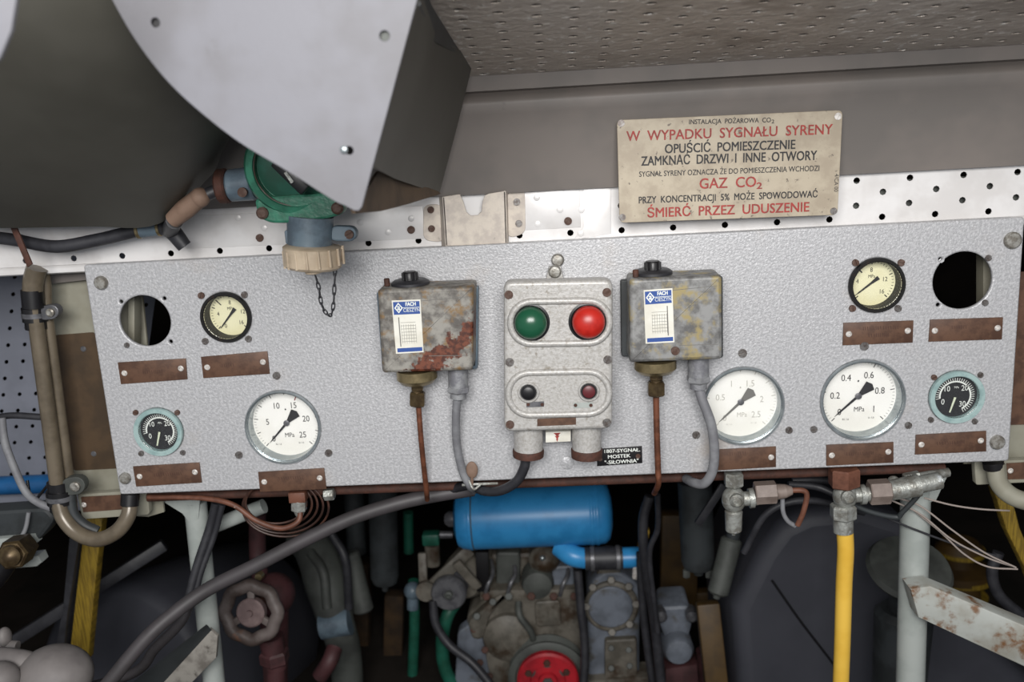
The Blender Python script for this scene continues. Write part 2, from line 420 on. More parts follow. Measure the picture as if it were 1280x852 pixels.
# white perforated band behind the panel's top edge
a0 = at(1137, 222, .026); DX, DZ = .0312, .0149
ix, iz = 43, 3
def trimP(u, v): return Vector((a0.x + (u-ix-.5)*DX, .026, a0.z + (v-iz-.5)*DZ))
patch_cols = (at(225, 280, .026).x, at(735, 265, .026).x)
def tk(i, j):
    x = a0.x + (i-ix)*DX
    if patch_cols[0] < x < patch_cols[1] and j > 0: return False
    return not (x < patch_cols[0] and j > 0 and i % 4)
band = structure(perf(MB(), 74, 8, trimP, (.13, .27), keep=tk), 'trim_1', M['trim'])
q0, q1 = at(1062, 228, .036), at(1330, 226, .036)
MB().prism([Vector((q0.x, .036, q0.z)), Vector((q1.x, .036, q0.z)), Vector((q1.x, .036, q0.z-.034)), Vector((q0.x, .036, q0.z-.034))], (0, .003, 0)).build('backing_strip', M['midmetal'], band)
mb = MB(); lz = trimP(0, 0).z; lx0, lx1 = trimP(0, 0).x, trimP(74, 0).x
lip = [(.026, lz), (.0225, lz-.0012), (.0205, lz-.004), (.0205, lz-.009), (.0235, lz-.011), (.034, lz-.0115), (.034, lz-.009), (.0265, lz-.008), (.0275, lz)]
mb.prism([Vector((lx0, y, z)) for y, z in lip], (lx1-lx0, 0, 0)); mb.build('folded_lip', M['trim'], band)
mb = MB()
for q in ([(226, 270), (528, 257), (533, 298), (232, 311)], [(645, 236), (724, 232), (726, 284), (650, 288)], [(729, 231), (764, 230), (764, 292), (716, 300), (729, 284)]):
    mb.prism(A(q, .0235), (0, .003, 0), .0006)
mb.build('patch_plate', M['trim'], band)
mb = MB()
for x, y in [(297, 272), (330, 285), (450, 278), (514, 273), (485, 290), (671, 247), (700, 262), (672, 280), (727, 262), (726, 292)]:
    p = at(x, y, .0235); mb.lathe(p, (0, -1, 0), [(.004, 0), (.004, .0005), (.003, .0009)], 14)
mb.build('hole_plug', M['trim'], band)
for x, y, m_ in [(325, 297, 'rustscrew'), (514, 287, 'rustscrew'), (710, 276, 'rustscrew')]:
    MB().screw(at(x, y, .0235), .0048, .0025, .5).build('screw', M[m_], band)
# perforated lining far left
c0 = at(20, 441, .32); s_ = pxm(.32)
def wlP(u, v): return c0 + Vector(((u-14)*22*s_ + (v-10)*6.2*s_, 0, (v-10)*22*s_))
structure(perf(MB(), 22, 18, wlP, (.13, .13), False), 'wall_left', M['backwall'])
# dark hull around the engine
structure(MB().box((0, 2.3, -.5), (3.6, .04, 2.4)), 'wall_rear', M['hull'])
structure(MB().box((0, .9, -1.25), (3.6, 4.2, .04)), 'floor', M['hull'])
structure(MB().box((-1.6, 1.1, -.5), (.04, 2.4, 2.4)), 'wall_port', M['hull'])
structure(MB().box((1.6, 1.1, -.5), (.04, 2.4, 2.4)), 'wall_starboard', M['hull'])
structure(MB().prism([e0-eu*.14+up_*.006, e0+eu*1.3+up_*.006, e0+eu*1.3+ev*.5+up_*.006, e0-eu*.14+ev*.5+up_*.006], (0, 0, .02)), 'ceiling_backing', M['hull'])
structure(MB().box((-.75, -.25, .42), (1.0, .8, .02)), 'light_block_left', M['hull'])  # unseen plate added above the hood to block light
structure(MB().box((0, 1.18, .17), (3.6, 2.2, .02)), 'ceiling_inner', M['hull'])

# ================================================================ instrument panel
PX0, PZ0, PW, PH = -.5861, -.1498, 1.1312, .3026
ROTX = Matrix.Rotation(PI/2, 4, 'X')
def P2(px, py): v = at(px, py, 0); return v.x, v.z
GAUGES = {'hole_l': (181, 401, 33.5), 'hole_r': (1203.5, 350.5, 36), 'cream_l': (283, 396, 33), 'cream_r': (1095.5, 356, 34.5),
          'big_l': (354, 533.5, 50.5), 'big_m': (929, 507, 52), 'big_r': (1078, 499.5, 53.5), 'teal_l': (199, 539, 33), 'teal_r': (1195, 495.5, 34.5)}
K0 = pxm(0)*.985
def circ(x, z, r, n=48): return [(x+r*math.cos(2*PI*k/n), z+r*math.sin(2*PI*k/n)) for k in range(n)]
r_ = .003
outline = rpoly([(PX0, PZ0), (PX0+PW, PZ0), (PX0+PW, PZ0-PH), (PX0, PZ0-PH)], .004, 4)
spl = [outline]
for k, (x, y, r) in GAUGES.items():
    X, Z = P2(x, y); spl.append(circ(X, Z, r*K0*(1 if 'hole' in k else .985)))
tiny = []
for k, hs in (('hole_l', [(151, 377), (205, 373), (159, 431), (213, 427)]), ('hole_r', [(1176, 324), (1235, 322), (1173, 381), (1231, 378)])):
    for h in hs: tiny.append(h)
for h in tiny[:2]+tiny[3:5]+tiny[6:7]+[(170, 517), (229, 564), (1163, 524), (1225, 468), (477, 353)][0:0]:
    X, Z = P2(*h); spl.append(circ(X, Z, .0024, 10))
panel = thing('instrument_panel', 'long silver hammertone gauge panel under the white perforated band', 'control panel', (PX0+PW/2, 0, PZ0-PH))
mb = MB().curve2d(spl, .006, Matrix.Translation((0, .003, 0)) @ ROTX, .002)
for z in (PZ0-.0045, PZ0-PH+.0045): mb.box((PX0+PW/2, .018, z), (PW-.012, .026, .0055), None, .001)
mb.build('sheet', M['hammer'], panel, sharp=60)
for x, y, r, m_ in [(127, 353, 9, 'bolt'), (157, 597, 8, 'bolt'), (1265, 300, 10.5, 'bolt'), (1246, 552, 9.5, 'bolt')]:
    p = at(x, y, 0)
    MB().lathe(p, (0, -1, 0), [(r*K0, 0), (r*K0, .003), (r*K0*.8, .0055), (r*K0*.3, .006)], 20).build('bolt', M[m_], panel)
MB().lathe(at(709, 578, 0), (0, -1, 0), [(.0085, 0), (.0085, .0015), (.005, .003)], 20).build('bolt', M['hammer'], panel)
for x, y, r in [(346, 469, 5), (299, 568, 5), (411, 565.5, 5), (928, 441, 5.5), (870, 543, 5), (986, 537, 4.5), (1017, 536, 4.5), (1135, 531, 4.5), (1080, 432, 5.5),
                (159, 431, 3.5), (1235, 322, 3.8), (1231, 378, 3.8)]:
    MB().screw(at(x, y, 0), r*K0, .0025, random.uniform(0, 3)).build('screw', M['screw'], panel)
for x0, y0, x1, y1 in [(160, 340, 168, 610), (1229, 280, 1242, 570)]:       # rails the panel hangs on, seen through the empty holes
    MB().prism(A([(x0, y0), (x1, y0), (x1, y1), (x0, y1)], .04), (0, .02, 0), .001).build('mounting_rail', M['creamboard'], panel)

# ---------------------------------------------------------------- gauges
def dial_marks(mb, c, r0, r1, n, a0, a1, w, major=0, w2=0, r2=0):
    for k in range(n+1):
        a = a0 + (a1-a0)*k/n; mj = major and k % major == 0
        q0 = r2 if mj else r0; ww = w2 if mj else w
        d = Vector((math.cos(a), 0, math.sin(a))); t = Vector((-d.z, 0, d.x))
        mb.flat([c+d*q0-t*ww, c+d*r1-t*ww, c+d*r1+t*ww, c+d*q0+t*ww])
def gauge(key, label, style, numbers, unit, screws=(), extra=None):
    px, py, rp = GAUGES[key]; X, Z = P2(px, py); Rr = rp*K0
    t = thing('pressure_gauge', label, 'gauge', (X, 0, Z), {'big': 'large white gauges', 'cream': 'small cream gauges', 'teal': 'small black faced gauges'}[style])
    c = Vector((X, 0, Z)); F = Vector((0, -1, 0))
    deep = {'big': -.019, 'cream': -.019, 'teal': -.004}[style]
    ri = {'big': .945, 'cream': .86, 'teal': .80}[style]*Rr
    ring = {'big': M['chrome'], 'cream': M['bezel'], 'teal': M['teal']}[style]
    MB().lathe(c, F, [(Rr*.9, -.045), (Rr*.92, -.004), (Rr*.92, .0002), (Rr, .0004), (Rr, .004), (Rr*.985, .0055), (ri+.001, .0055), (ri, .0045), (ri, max(deep, -.006)), (ri*1.0, max(deep, -.006)-.0005), (ri*1.02, max(deep, -.006)-.001), (ri*1.02, -.04)], 56).build('bezel', ring, t)
    if deep < -.006: MB().lathe(c, F, [(ri*1.015, -.006), (ri*.995, -.006), (ri*.995, deep), (0, deep), (0, deep-.002), (ri*1.015, deep-.002)], 48, False).build('inner_wall', M['wall' if style == 'big' else 'bezel'], t)
    MB().lathe(c, F, [(ri*.999, deep+.0008), (0, deep+.0008)], 48, False).build('dial_face', M['dial' if style == 'big' else 'cream' if style == 'cream' else 'dialblk'], t)
    d0 = c + F*(deep+.0014); n0 = R(225); n1 = R(-45)
    ink = M['ink'] if style != 'teal' else M['inkwhite']
    if key == 'big_m': ink = M['inkfaint']
    mb = MB()
    if style == 'big':
        dial_marks(mb, d0, ri*.87, ri*.93, 50, n0, n1, ri*.004, 5 if key != 'big_r' else 10, ri*.010, ri*.82)
        for s, a, rr in numbers: mb.ctext(s, d0+Vector((math.cos(R(a)), 0, math.sin(R(a))))*ri*rr, ri*.17)
        mb.ctext(unit, d0+Vector((0.04*ri, 0, -.36*ri)), ri*.13)
        mb.ctext('.', d0+Vector((0, 0, .52*ri)), ri*.3, .02)
        mb.ctext('KL 1,6', d0+Vector((-.3*ri, 0, -.62*ri)), ri*.05); mb.ctext('kl. 1,6', d0+Vector((.35*ri, 0, -.6*ri)), ri*.05)
    elif style == 'cream':
        dial_marks(mb, d0, ri*.84, ri*.93, 32, n0, n1, ri*.010, 8, ri*.02, ri*.78)
        for s, a, rr in numbers: mb.ctext(s, d0+Vector((math.cos(R(a)), 0, math.sin(R(a))))*ri*rr, ri*.19)
        mb.ctext(unit, d0+Vector((0, 0, .27*ri)), ri*.14)
        a = R(133); d = Vector((math.cos(a), 0, math.sin(a))); tt = Vector((-d.z, 0, d.x))*ri*.025
        mb.flat([d0+d*ri*.6-tt, d0+d*ri*.93-tt, d0+d*ri*.93+tt, d0+d*ri*.6+tt])
    else:
        dial_marks(mb, d0, ri*.72, ri*.88, 34, R(188), R(-62), ri*.013, 0)
        arc = [R(188)+(R(-62)-R(188))*k/40 for k in range(41)]
        for a, b in zip(arc, arc[1:]):
            mb.flat([d0+Vector((math.cos(q), 0, math.sin(q)))*rr for q, rr in ((a, ri*.66), (b, ri*.66), (b, ri*.73), (a, ri*.73))])
        for s, a, rr in numbers: mb.ctext(s, d0+Vector((math.cos(R(a)), 0, math.sin(R(a))))*ri*rr, ri*.26, .012)
        mb.ctext(unit, d0+Vector((.05*ri, 0, .42*ri)), ri*.1)
    mb.build('scale', ink, t)
    if key == 'big_l':
        a = R(66); d = Vector((math.cos(a), 0, math.sin(a))); tt = Vector((-d.z, 0, d.x))*ri*.014
        MB().flat([d0+d*ri*.7-tt, d0+d*ri*.98-tt, d0+d*ri*.98+tt, d0+d*ri*.7+tt]).build('limit_mark', M['inkred'], t)
    # needle
    nd = c + F*(deep+.003); mb = MB(); h = F*-.0006
    if style == 'teal':
        a = R(253); d = Vector((math.cos(a), 0, math.sin(a))); tt = Vector((-d.z, 0, d.x))
        mb.prism([nd+d*ri*.05-tt*ri*.05, nd+d*ri*.8-tt*ri*.03, nd+d*ri*.8+tt*ri*.03, nd+d*ri*.05+tt*ri*.05], h); nm = M['lume']
    else:
        a = R({'big_l': 226, 'big_r': 222, 'big_m': 223}.get(key, 229 if key == 'cream_l' else 217)); d = Vector((math.cos(a), 0, math.sin(a))); tt = Vector((-d.z, 0, d.x))
        L = .8 if style == 'big' else .88; w = .035 if style == 'big' else .045
        mb.prism([nd-tt*ri*w, nd+d*ri*L*.75-tt*ri*w*.6, nd+d*ri*L, nd+d*ri*L*.75+tt*ri*w*.6, nd+tt*ri*w], h)
        if style == 'big': mb.prism([nd+tt*ri*.03, nd-d*ri*.4+tt*ri*.15, nd-d*ri*.46, nd-d*ri*.4-tt*ri*.15, nd-tt*ri*.03], h)
        else: mb.prism([nd+tt*ri*.05, nd-d*ri*.34+tt*ri*.09, nd-d*ri*.34-tt*ri*.09, nd-tt*ri*.05], h)
        nm = M['inkgrey'] if key == 'big_m' else M['ink']
    n_ = mb.build('needle', nm, t)
    if style == 'big': MB().lathe(nd, F, [(ri*.085, 0), (ri*.085, .0012), (ri*.05, .0018), (0, .0018)], 20).build('hub', M['steel'], n_)
    MB().lathe(c, F, [(ri*1.0, .002), (ri*1.0, .0032)], 48).build('glass', M['glass'], t)
    for x, y, m_ in screws: MB().screw(at(x, y, 0), (3.6 if style != 'cream' else 4.3)*K0, .0028, random.uniform(0, 3)).build('mounting_screw', M[m_], t)
    return t
BIG = [('0', 227, .62), ('5', 175, .55), ('10', 115, .56), ('15', 64, .56), ('20', 10, .56), ('25', 318, .55)]
gauge('big_l', 'white round gauge with red mark, scale to 25 MPa, left side of panel', 'big', BIG, 'MPa')
gauge('big_m', 'white washed out gauge partly behind a grey hose on the panel', 'big', [('0', 226, .6), ('0.5', 165, .55), ('1', 115, .56), ('1.5', 62, .56), ('2', 5, .56), ('2.5', 318, .55)], 'MPa')
gauge('big_r', 'white round gauge with scale from 0 to 1 MPa, right side of panel', 'big', [('0', 222, .62), ('0.2', 177, .58), ('0.4', 122, .58), ('0.6', 64, .6), ('0.8', 12, .56), ('1', 318, .55)], 'MPa')
gauge('cream_l', 'small cream gauge in black bezel beside the left empty hole', 'cream', [('4', 176, .6), ('8', 90, .55), ('12', 10, .58), ('16', -42, .6), ('0', 240, .62)], 'MPa',
      [(252, 369, 'rustscrew'), (306, 368, 'screw'), (257, 426, 'screw'), (311, 423, 'screw')])
gauge('cream_r', 'small cream gauge in brown black bezel beside the right empty hole', 'cream', [('4', 172, .6), ('8', 92, .55), ('12', 12, .58), ('16', -42, .6)], 'MPa',
      [(1069, 328, 'rustscrew'), (1126, 328, 'rustscrew'), (1065, 385, 'rustscrew'), (1122, 385, 'screw')])
TN = [('0', 205, .6), ('10', 135, .52), ('20', 42, .56), ('30', -48, .52)]
gauge('teal_l', 'small black faced gauge in teal ring at left end of panel', 'teal', TN, 'MPa', [(170, 515, 'rustscrew'), (222, 515, 'rustscrew'), (177, 566, 'screw'), (229, 565, 'screw')])
gauge('teal_r', 'small black faced gauge in teal ring at right end of panel', 'teal', TN, 'MPa', [(1167, 471, 'rustscrew'), (1225, 468, 'screw'), (1163, 524, 'screw'), (1218, 526, 'screw')])

# ---------------------------------------------------------------- brown nameplates
def scribble(mb, q, rows, Y):
    """worn engraving, no longer legible: short strokes along the rows"""
    (x0, y0), (x1, y1), (x2, y2), (x3, y3) = q
    for v, u0, u1 in rows:
        u = u0
        while u < u1:
            w = random.uniform(.012, .03); hh = .16 if len(rows) < 3 else .1
            pts = []
            for uu, vv in ((u, v), (u+.008, v), (u+.008+w*.3, v+hh), (u+w*.3, v+hh)):
                xa, ya = x0+(x1-x0)*uu, y0+(y1-y0)*uu; xb, yb = x3+(x2-x3)*uu, y3+(y2-y3)*uu
                pts.append((xa+(xb-xa)*vv, ya+(yb-ya)*vv))
            mb.flat(A(pts, Y)); u += w+.012
def nameplate(label, q, rows=((.4, .3, .7),), riv=((.08, .5), (.92, .45)), Y=-.0022, th=.0018):
    P = A(q, Y); c = sum(P, Vector())/4
    t = thing('nameplate', label, 'nameplate', (c.x, 0, min(p.z for p in P)), 'brown nameplates')
    MB().prism(P, (0, th, 0), .0003).build('plate', M['copper'], t)
    for u, v in riv:
        a = P[0].lerp(P[1], u); b = P[3].lerp(P[2], u); p = a.lerp(b, v)
        MB().lathe(p, (0, -1, 0), [(.0037, 0), (.0037, .0008), (.0025, .0018), (.0014, .0018), (.0012, .0002)], 16).build('rivet', M['rivet'], t)
    mb = MB(); scribble(mb, q, rows, Y-.0002); mb.build('engraving', M['copperdk'], t)
    return t
nameplate('brown nameplate under the left empty gauge hole', [(147, 453), (232, 448), (234, 474), (151, 480)], ((.45, .35, .65),))
nameplate('brown nameplate under the left small cream gauge', [(251, 446), (334, 439), (337, 467), (254, 472.5)], ((.4, .3, .5),))
nameplate('brown nameplate under the left teal ringed gauge', [(166, 583), (249, 578), (252, 603), (170, 608)])
nameplate('brown nameplate under the white 25 MPa gauge', [(322.5, 590), (405, 585), (408, 611), (325, 614.5)], ((.3, .3, .68),))
nameplate('brown nameplate under the washed out gauge, left end behind grey hose', [(893, 562), (970, 558), (970, 583.5), (893, 588)], ((.15, .25, .5),), ((.92, .5),))
nameplate('brown nameplate under the white 1 MPa gauge', [(1033, 556), (1117, 552.5), (1117, 578), (1033, 582)])
nameplate('brown nameplate under the right teal ringed gauge', [(1145, 543.5), (1233, 538.5), (1233, 564), (1144, 568)])
nameplate('brown nameplate under the right small cream gauge, two faint lines', [(1054.5, 403.5), (1142, 400.5), (1141, 428, ), (1053.5, 431.5)], ((.2, .28, .78), (.52, .36, .64)))
nameplate('brown nameplate under the right empty gauge hole', [(1163, 399.5), (1254, 396.5), (1252.5, 424), (1161, 427)], ((.3, .3, .5),), ((.07, .5), (.93, .47)))
t = thing('nameplate', 'small black plate lettered 1807-SYGNAL. MOSTEK -SIŁOWNIA', 'nameplate', at(775, 582, 0))
MB().prism(A([(746, 561), (802.5, 557.5), (803, 578.5), (746.5, 582.5)], -.0015), (0, .0013, 0), .0002).build('plate', M['black'], t)
mb = MB()
mb.text('1807-SYGNAŁ.', (755.5, 566), (800, 563.6), 4.6, -.0017, .015); mb.text('MOSTEK', (760, 572.8), (788, 571), 4.6, -.0017, .015); mb.text('"-SIŁOWNIA"', (756, 580), (798, 577.4), 4.8, -.0017, .015)
mb.build('lettering', M['inkwhite'], t)
for x, y in ((750, 573), (797.5, 569.5)): MB().screw(at(x, y, -.0015), .003, .0015, .4).build('screw', M['rustscrew'], t)

# ---------------------------------------------------------------- carbon dioxide warning sign
SY = -.017
t = thing('warning_sign', 'speckled beige metal sign with red and black CO2 siren warning', 'sign', at(912, 276, SY))
MB().prism(A(rpoly([(771, 150), (1053.5, 137.5), (1047, 268.5), (774.5, 278.5)], 7), SY), (0, .0022, 0), .0005).build('plate', M['sign'], t)
def SZ(x, y): return (760+x/4.267, 130+y/4.267)
blk, red = MB(), MB(); TY = SY-.0004
def ln(m_, s, x0, y0, x1, y1, cap, bold=0.0): m_.text(s, SZ(x0, y0), SZ(x1, y1), cap/4.267, TY, bold, 0)
ln(blk, 'INSTALACJA  POŻAROWA  CO', 432, 108, 868, 97, 23, .012); ln(blk, '2', 872, 103, 886, 102.5, 18, .012)
ln(red, 'W  WYPADKU  SYGNAŁU  SYRENY', 98, 198, 1196, 160, 49, .012)
ln(blk, 'OPUŚCIĆ  POMIESZCZENIE', 303, 263, 997, 239, 45, .014); ln(blk, 'ZAMKNĄĆ  DRZWI  I  INNE  OTWORY', 177, 329, 1112, 298, 46, .014)
ln(blk, 'SYGNAŁ SYRENY OZNACZA ŻE DO POMIESZCZENIA WCHODZI', 166, 388, 1126, 356, 27, .008)
ln(red, 'GAZ  CO', 488, 452, 788, 441, 52, .012); ln(red, '2', 792, 453, 820, 452, 32, .02)
ln(blk, 'PRZY  KONCENTRACJI  5%  MOŻE  SPOWODOWAĆ', 164, 530, 1116, 497, 34, .014)
ln(red, 'ŚMIERĆ  PRZEZ  UDUSZENIE', 210, 605, 1071, 573, 48, .016)
ln(blk, '4/CA 00', 1210, 372, 1206, 468, 20)
blk.build('lettering', M['ink'], t, label='black lettering'); red.build('lettering', M['inkred'], t, label='red lettering')
for x, y in ((70, 102), (76, 603), (1203, 570), (1226, 65)): MB().screw(at(*SZ(x, y), SY), .004, .0012, .8).build('screw', M['screw' if y > 65 else 'rivet'], t)

# ---------------------------------------------------------------- cream latch bracket on the white band
t = thing('notched_bracket', 'cream painted metal bracket with a U notch on the white band', 'bracket', at(595, 305, .02))
mb = MB(); notch = [(575, 243), (579, 252), (583, 265), (588, 269.5), (597, 269), (602, 264), (603, 252), (606, 244)]
mb.prism(A([(553, 246), (572, 243)] + notch + [(611, 242), (632, 238.5), (634, 304), (557, 307.5)], .006), (0, .003, 0), .0008)
mb.prism([at(553, 246, .006), at(557, 307.5, .006), at(552, 307.5, .022), at(549, 246, .022)], (.002, 0, 0))
mb.prism([at(632, 238.5, .006), at(634, 304, .006), at(636, 304, .022), at(635, 238.5, .022)], (-.002, 0, 0))
mb.prism(A(rpoly([(529, 256), (552, 255), (554, 303), (529, 300)], 9), .0215), (0, .003, 0), .0006)
mb.prism(A(rpoly([(634, 238), (656, 236), (657, 292), (634, 298)], 10), .0215), (0, .003, 0), .0006)
mb.build('plate', M['trimcream'], t)
for x, y, m_ in ((538.5, 262, 'rustscrew'), (539.5, 285.5, 'rustscrew'), (646, 252, 'screw'), (648.5, 279, 'screw')):
    MB().screw(at(x, y, .0205), .0042, .0022, .3).build('screw', M[m_], t)

# ---------------------------------------------------------------- pressure switches
def pswitch(label, body, top, zm, lab, knob, redscrew, bell, nut, glandp, left):
    BY = -.058; (bx0, by0), (bx1, by1), (bx2, by2), (bx3, by3) = body
    c = at((bx0+bx1)/2, by2, 0); t = thing('pressure_switch', label, 'pressure switch', c, 'pressure switches')
    MB().prism(A(rpoly(body, 5), BY), (0, -BY-.012, 0), .004, 3).build('cover', M[zm], t)
    # back plate with a turned up right edge
    MB().prism(A(rpoly([(bx0-(1 if left else 11), by0+3-(0 if left else 1)), (bx1+(6 if left else 1), by1+1), (bx2+(6 if left else 1), by2-2), (bx3-(0 if left else 10), by3-8)], 3), -.014), (0, .0138, 0), .001).build('back_box', M['bluegrey' if left else 'darkmetal'], t)
    # raised panel line on the cover
    mx0 = bx0+(bx1-bx0)*.57
    mb = MB()
    for q in ([(mx0-26, by0+15), (bx1-6, by1+13)], [(mx0-4, by3-22), (bx2-5, by2-19)]): MB().bar(at(*q[0], BY), at(*q[1], BY), .0006, .0006).build('seam', M['inkgrey'], t)
    # sticker
    q = lab; L = MB().prism(A(q, BY-.0006), (0, .0005, 0)).build('sticker', M['label'], t)
    def lp(u, v): return ((q[0][0]*(1-u)+q[1][0]*u)*(1-v)+(q[3][0]*(1-u)+q[2][0]*u)*v, (q[0][1]*(1-u)+q[1][1]*u)*(1-v)+(q[3][1]*(1-u)+q[2][1]*u)*v)
    def quad(mb_, u0, v0, u1, v1, Y): mb_.flat(A([lp(u0, v0), lp(u1, v0), lp(u1, v1), lp(u0, v1)], Y))
    mb = MB(); Y1 = BY-.0009; quad(mb, .04, .03, .96, .27, Y1); mb.build('sticker_header', M['blueink'], L); mb = MB(); quad(mb, .06, .90, .96, .975, Y1); mb.build('sticker_footer', M['blueink'], L)
    mb = MB(); Y2 = BY-.0011
    d_ = [lp(.07, .145), lp(.22, .045), lp(.37, .145), lp(.22, .245)]; e_ = [lp(.12, .145), lp(.22, .075), lp(.32, .145), lp(.22, .215)]
    for k in range(4): mb.flat(A([d_[k], d_[(k+1) % 4], e_[(k+1) % 4], e_[k]], Y2))
    mb.text('a', lp(.17, .185), lp(.27, .185), 7, Y2, .02, 0)
    mb.text('FACH', lp(.47, .115), lp(.82, .115), 4.6, Y2, .03, 0); mb.text('CIESZYN', lp(.38, .225), lp(.95, .225), 4.6, Y2, 0, 0)
    quad(mb, .36, .14, .95, .15, Y2); mb.build('sticker_lettering', M['inkwhite'], L)
    mb = MB()
    ux = .2 if left else .8
    quad(mb, ux-.02, .32, ux+.015, .87, Y1)
    for k in range(7): quad(mb, .25, .42+k*.06, .78, .426+k*.06, Y1); quad(mb, .26+k*.085, .46, .268+k*.085, .82, Y1)
    mb.build('sticker_scale', M['inkgrey'], L)
    # knob on its flange, top screw
    kx, ky = knob; kc = at(kx, ky+11, -.03); up = Vector((0, 0, 1)); kk = pxm(-.03)
    MB().lathe(kc, up, [(24*kk, -.002), (24*kk, .001), (20*kk, .0035)], 28).build('dial_flange', M['cable'], t)
    mb = MB().lathe(kc+up*.003, up, [(9.5*kk, 0), (9.5*kk, 9*kk), (8*kk, 11*kk)], 24); 
    for k in range(10):
        a = 2*PI*k/10; mb.cyl(kc+Vector((math.cos(a)*9.3*kk, math.sin(a)*9.3*kk, .003)), kc+Vector((math.cos(a)*9.3*kk, math.sin(a)*9.3*kk, .003+9.5*kk)), 1.2*kk, seg=6)
    mb.build('knob', M['black'], t)
    p = at(*redscrew, -.045); MB().cyl(p-up*.006, p+up*.003, .0035, seg=14, bev=.0008).build('seal_screw', M['rust'], t)
    # brass bell, nut
    x, y0, y1, r = bell; b0, b1 = at(x, y0, -.033), at(x, y1, -.033); kk = pxm(-.033); h = (b0.z-b1.z); dn = Vector((0, 0, -1))
    MB().lathe(Vector((b0.x, b0.y, b0.z+.004)), dn, [(r*kk, 0), (r*kk, .004+h*.45), (r*kk*.8, .004+h*.8), (r*kk*.45, .004+h), (r*kk*.3, .004+h)], 36).build('bellows_housing', M['brass'], t)
    x, y0, y1, r = nut; n0, n1 = at(x, y0, -.033), at(x, y1, -.033)
    mb = MB().hexa(n0+up*.001, n0.lerp(n1, .25), r*kk*.8).hexa(n0.lerp(n1, .33), n1, r*kk*1.02).cyl(n0+up*.008, n1, r*.6*kk)
    mb.build('flare_nut', M['nutbrass'], t)
    # cable gland
    x, y0, y1, r = glandp; g0, g1 = at(x, y0, -.03), at(x, y1, -.03)
    mb = MB().cyl(g0+up*.006, g0.lerp(g1, .6), r*kk*.92, bev=.001).hexa(g0.lerp(g1, .55), g0.lerp(g1, .8), r*kk*1.08).cyl(g0.lerp(g1, .8), g1, r*kk*.75)
    mb.build('cable_gland', M['gland'], t)
    return t
sw = pswitch('rust streaked grey pressure switch box left of the lamp box', [(471.5, 362), (592, 357.5), (591, 463), (477.5, 466.5)], 0, 'zincrust',
        [(489.5, 375.5), (525.5, 374), (529.5, 440), (495, 442)], (513, 342), (483.5, 351), (521, 465, 481, 26), (522, 481, 507, 10.5), (573, 463, 497, 14), True)
MB().cyl(at(590, 444, -.014), at(590, 456, -.014), .004).build('hinge_pin', M['darkmetal'], sw)
sw2 = pswitch('mottled yellow grey pressure switch box right of the lamp box', [(787, 349), (902.5, 344), (903, 449), (787, 453.5)], 0, 'zinc',
        [(804.5, 362.5), (840.5, 360), (843, 427.5), (807, 429.5)], (816, 329), (794.5, 340), (819, 453, 468, 26.5), (820, 468, 494, 11.5), (873, 449, 485, 14.5), False)
MB().screw(at(844, 438, -.058), .005, .002, .5).build('screw', M['rustscrew'], sw2)
# capillaries and flexible hoses
solo(MB().tube(A([(523, 505, -.033), (526, 545, -.03), (530, 585, -.02), (533, 612, -.008), (534, 624, .01)]), .0034), 'capillary_pipe', M['coppipe'], 'thin copper pipe below the rust streaked pressure switch', 'pipe', 'copper capillary pipes')
solo(MB().tube(A([(820, 492, -.033), (821, 540, -.03), (822.5, 585, -.025), (823, 604, -.02), (818, 616, .02)]), .0038), 'capillary_pipe', M['coppipe'], 'thin copper pipe below the mottled yellow grey pressure switch', 'pipe', 'copper capillary pipes')
solo(MB().tube(A([(572, 494, -.03), (570, 520, -.026), (571, 555, -.016), (578, 588, -.01), (587, 606, -.006), (592, 613, .02)]), .0052), 'cable_hose', M['greyrubber'], 'grey flexible hose from the rust streaked switch box down to the panel bottom', 'hose', 'grey switch hoses')
solo(MB().tube(A([(873, 482, -.03), (878, 500, -.034), (889, 530, -.036), (893, 565, -.034), (890, 590, -.03), (880, 604, -.02), (867, 603, .0), (858, 598, .03)]), .0060), 'cable_hose', M['greyrubber'], 'grey flexible hose curving past the washed out gauge', 'hose', 'grey switch hoses')

# ---------------------------------------------------------------- lamp box
LY = -.062
t = thing('signal_box', 'cast silver signal box with green and red lamps at panel centre', 'signal box', at(698, 545, 0))
bx = [(629.5, 352), (766, 349.5), (765.5, 536), (630, 540)]
MB().prism(A(rpoly([(631, 356), (765, 353), (764.5, 533), (632, 537)], 12), LY+.020), (0, -LY-.0205, 0), .001).build('housing', M['boxsilver'], t)
MB().prism(A(rpoly(bx, 11), LY), (0, .019, 0), .0045, 4).build('cover', M['boxsilver'], t)
mb = MB(); mb.tube(A(stadium(664.5, 403, 735.5, 402, 26.5), LY-.001), .0040, 10, 1, True, True)
mb.tube(A(stadium(662, 492, 735, 490.5, 26.5), LY-.001), .0040, 10, 1, True, True); mb.build('raised_rim', M['boxsilver'], t)
mb = MB(); mb.prism(A(stadium(662, 492, 735, 490.5, 25), LY-.0012), (0, .0015, 0)); mb.build('button_plate', M['boxsilver'], t)
mb = MB(); mb.prism(A(stadium(665, 403, 735, 402, 24), LY-.0006), (0, .001, 0)); mb.build('lamp_plate', M['boxsilver'], t)
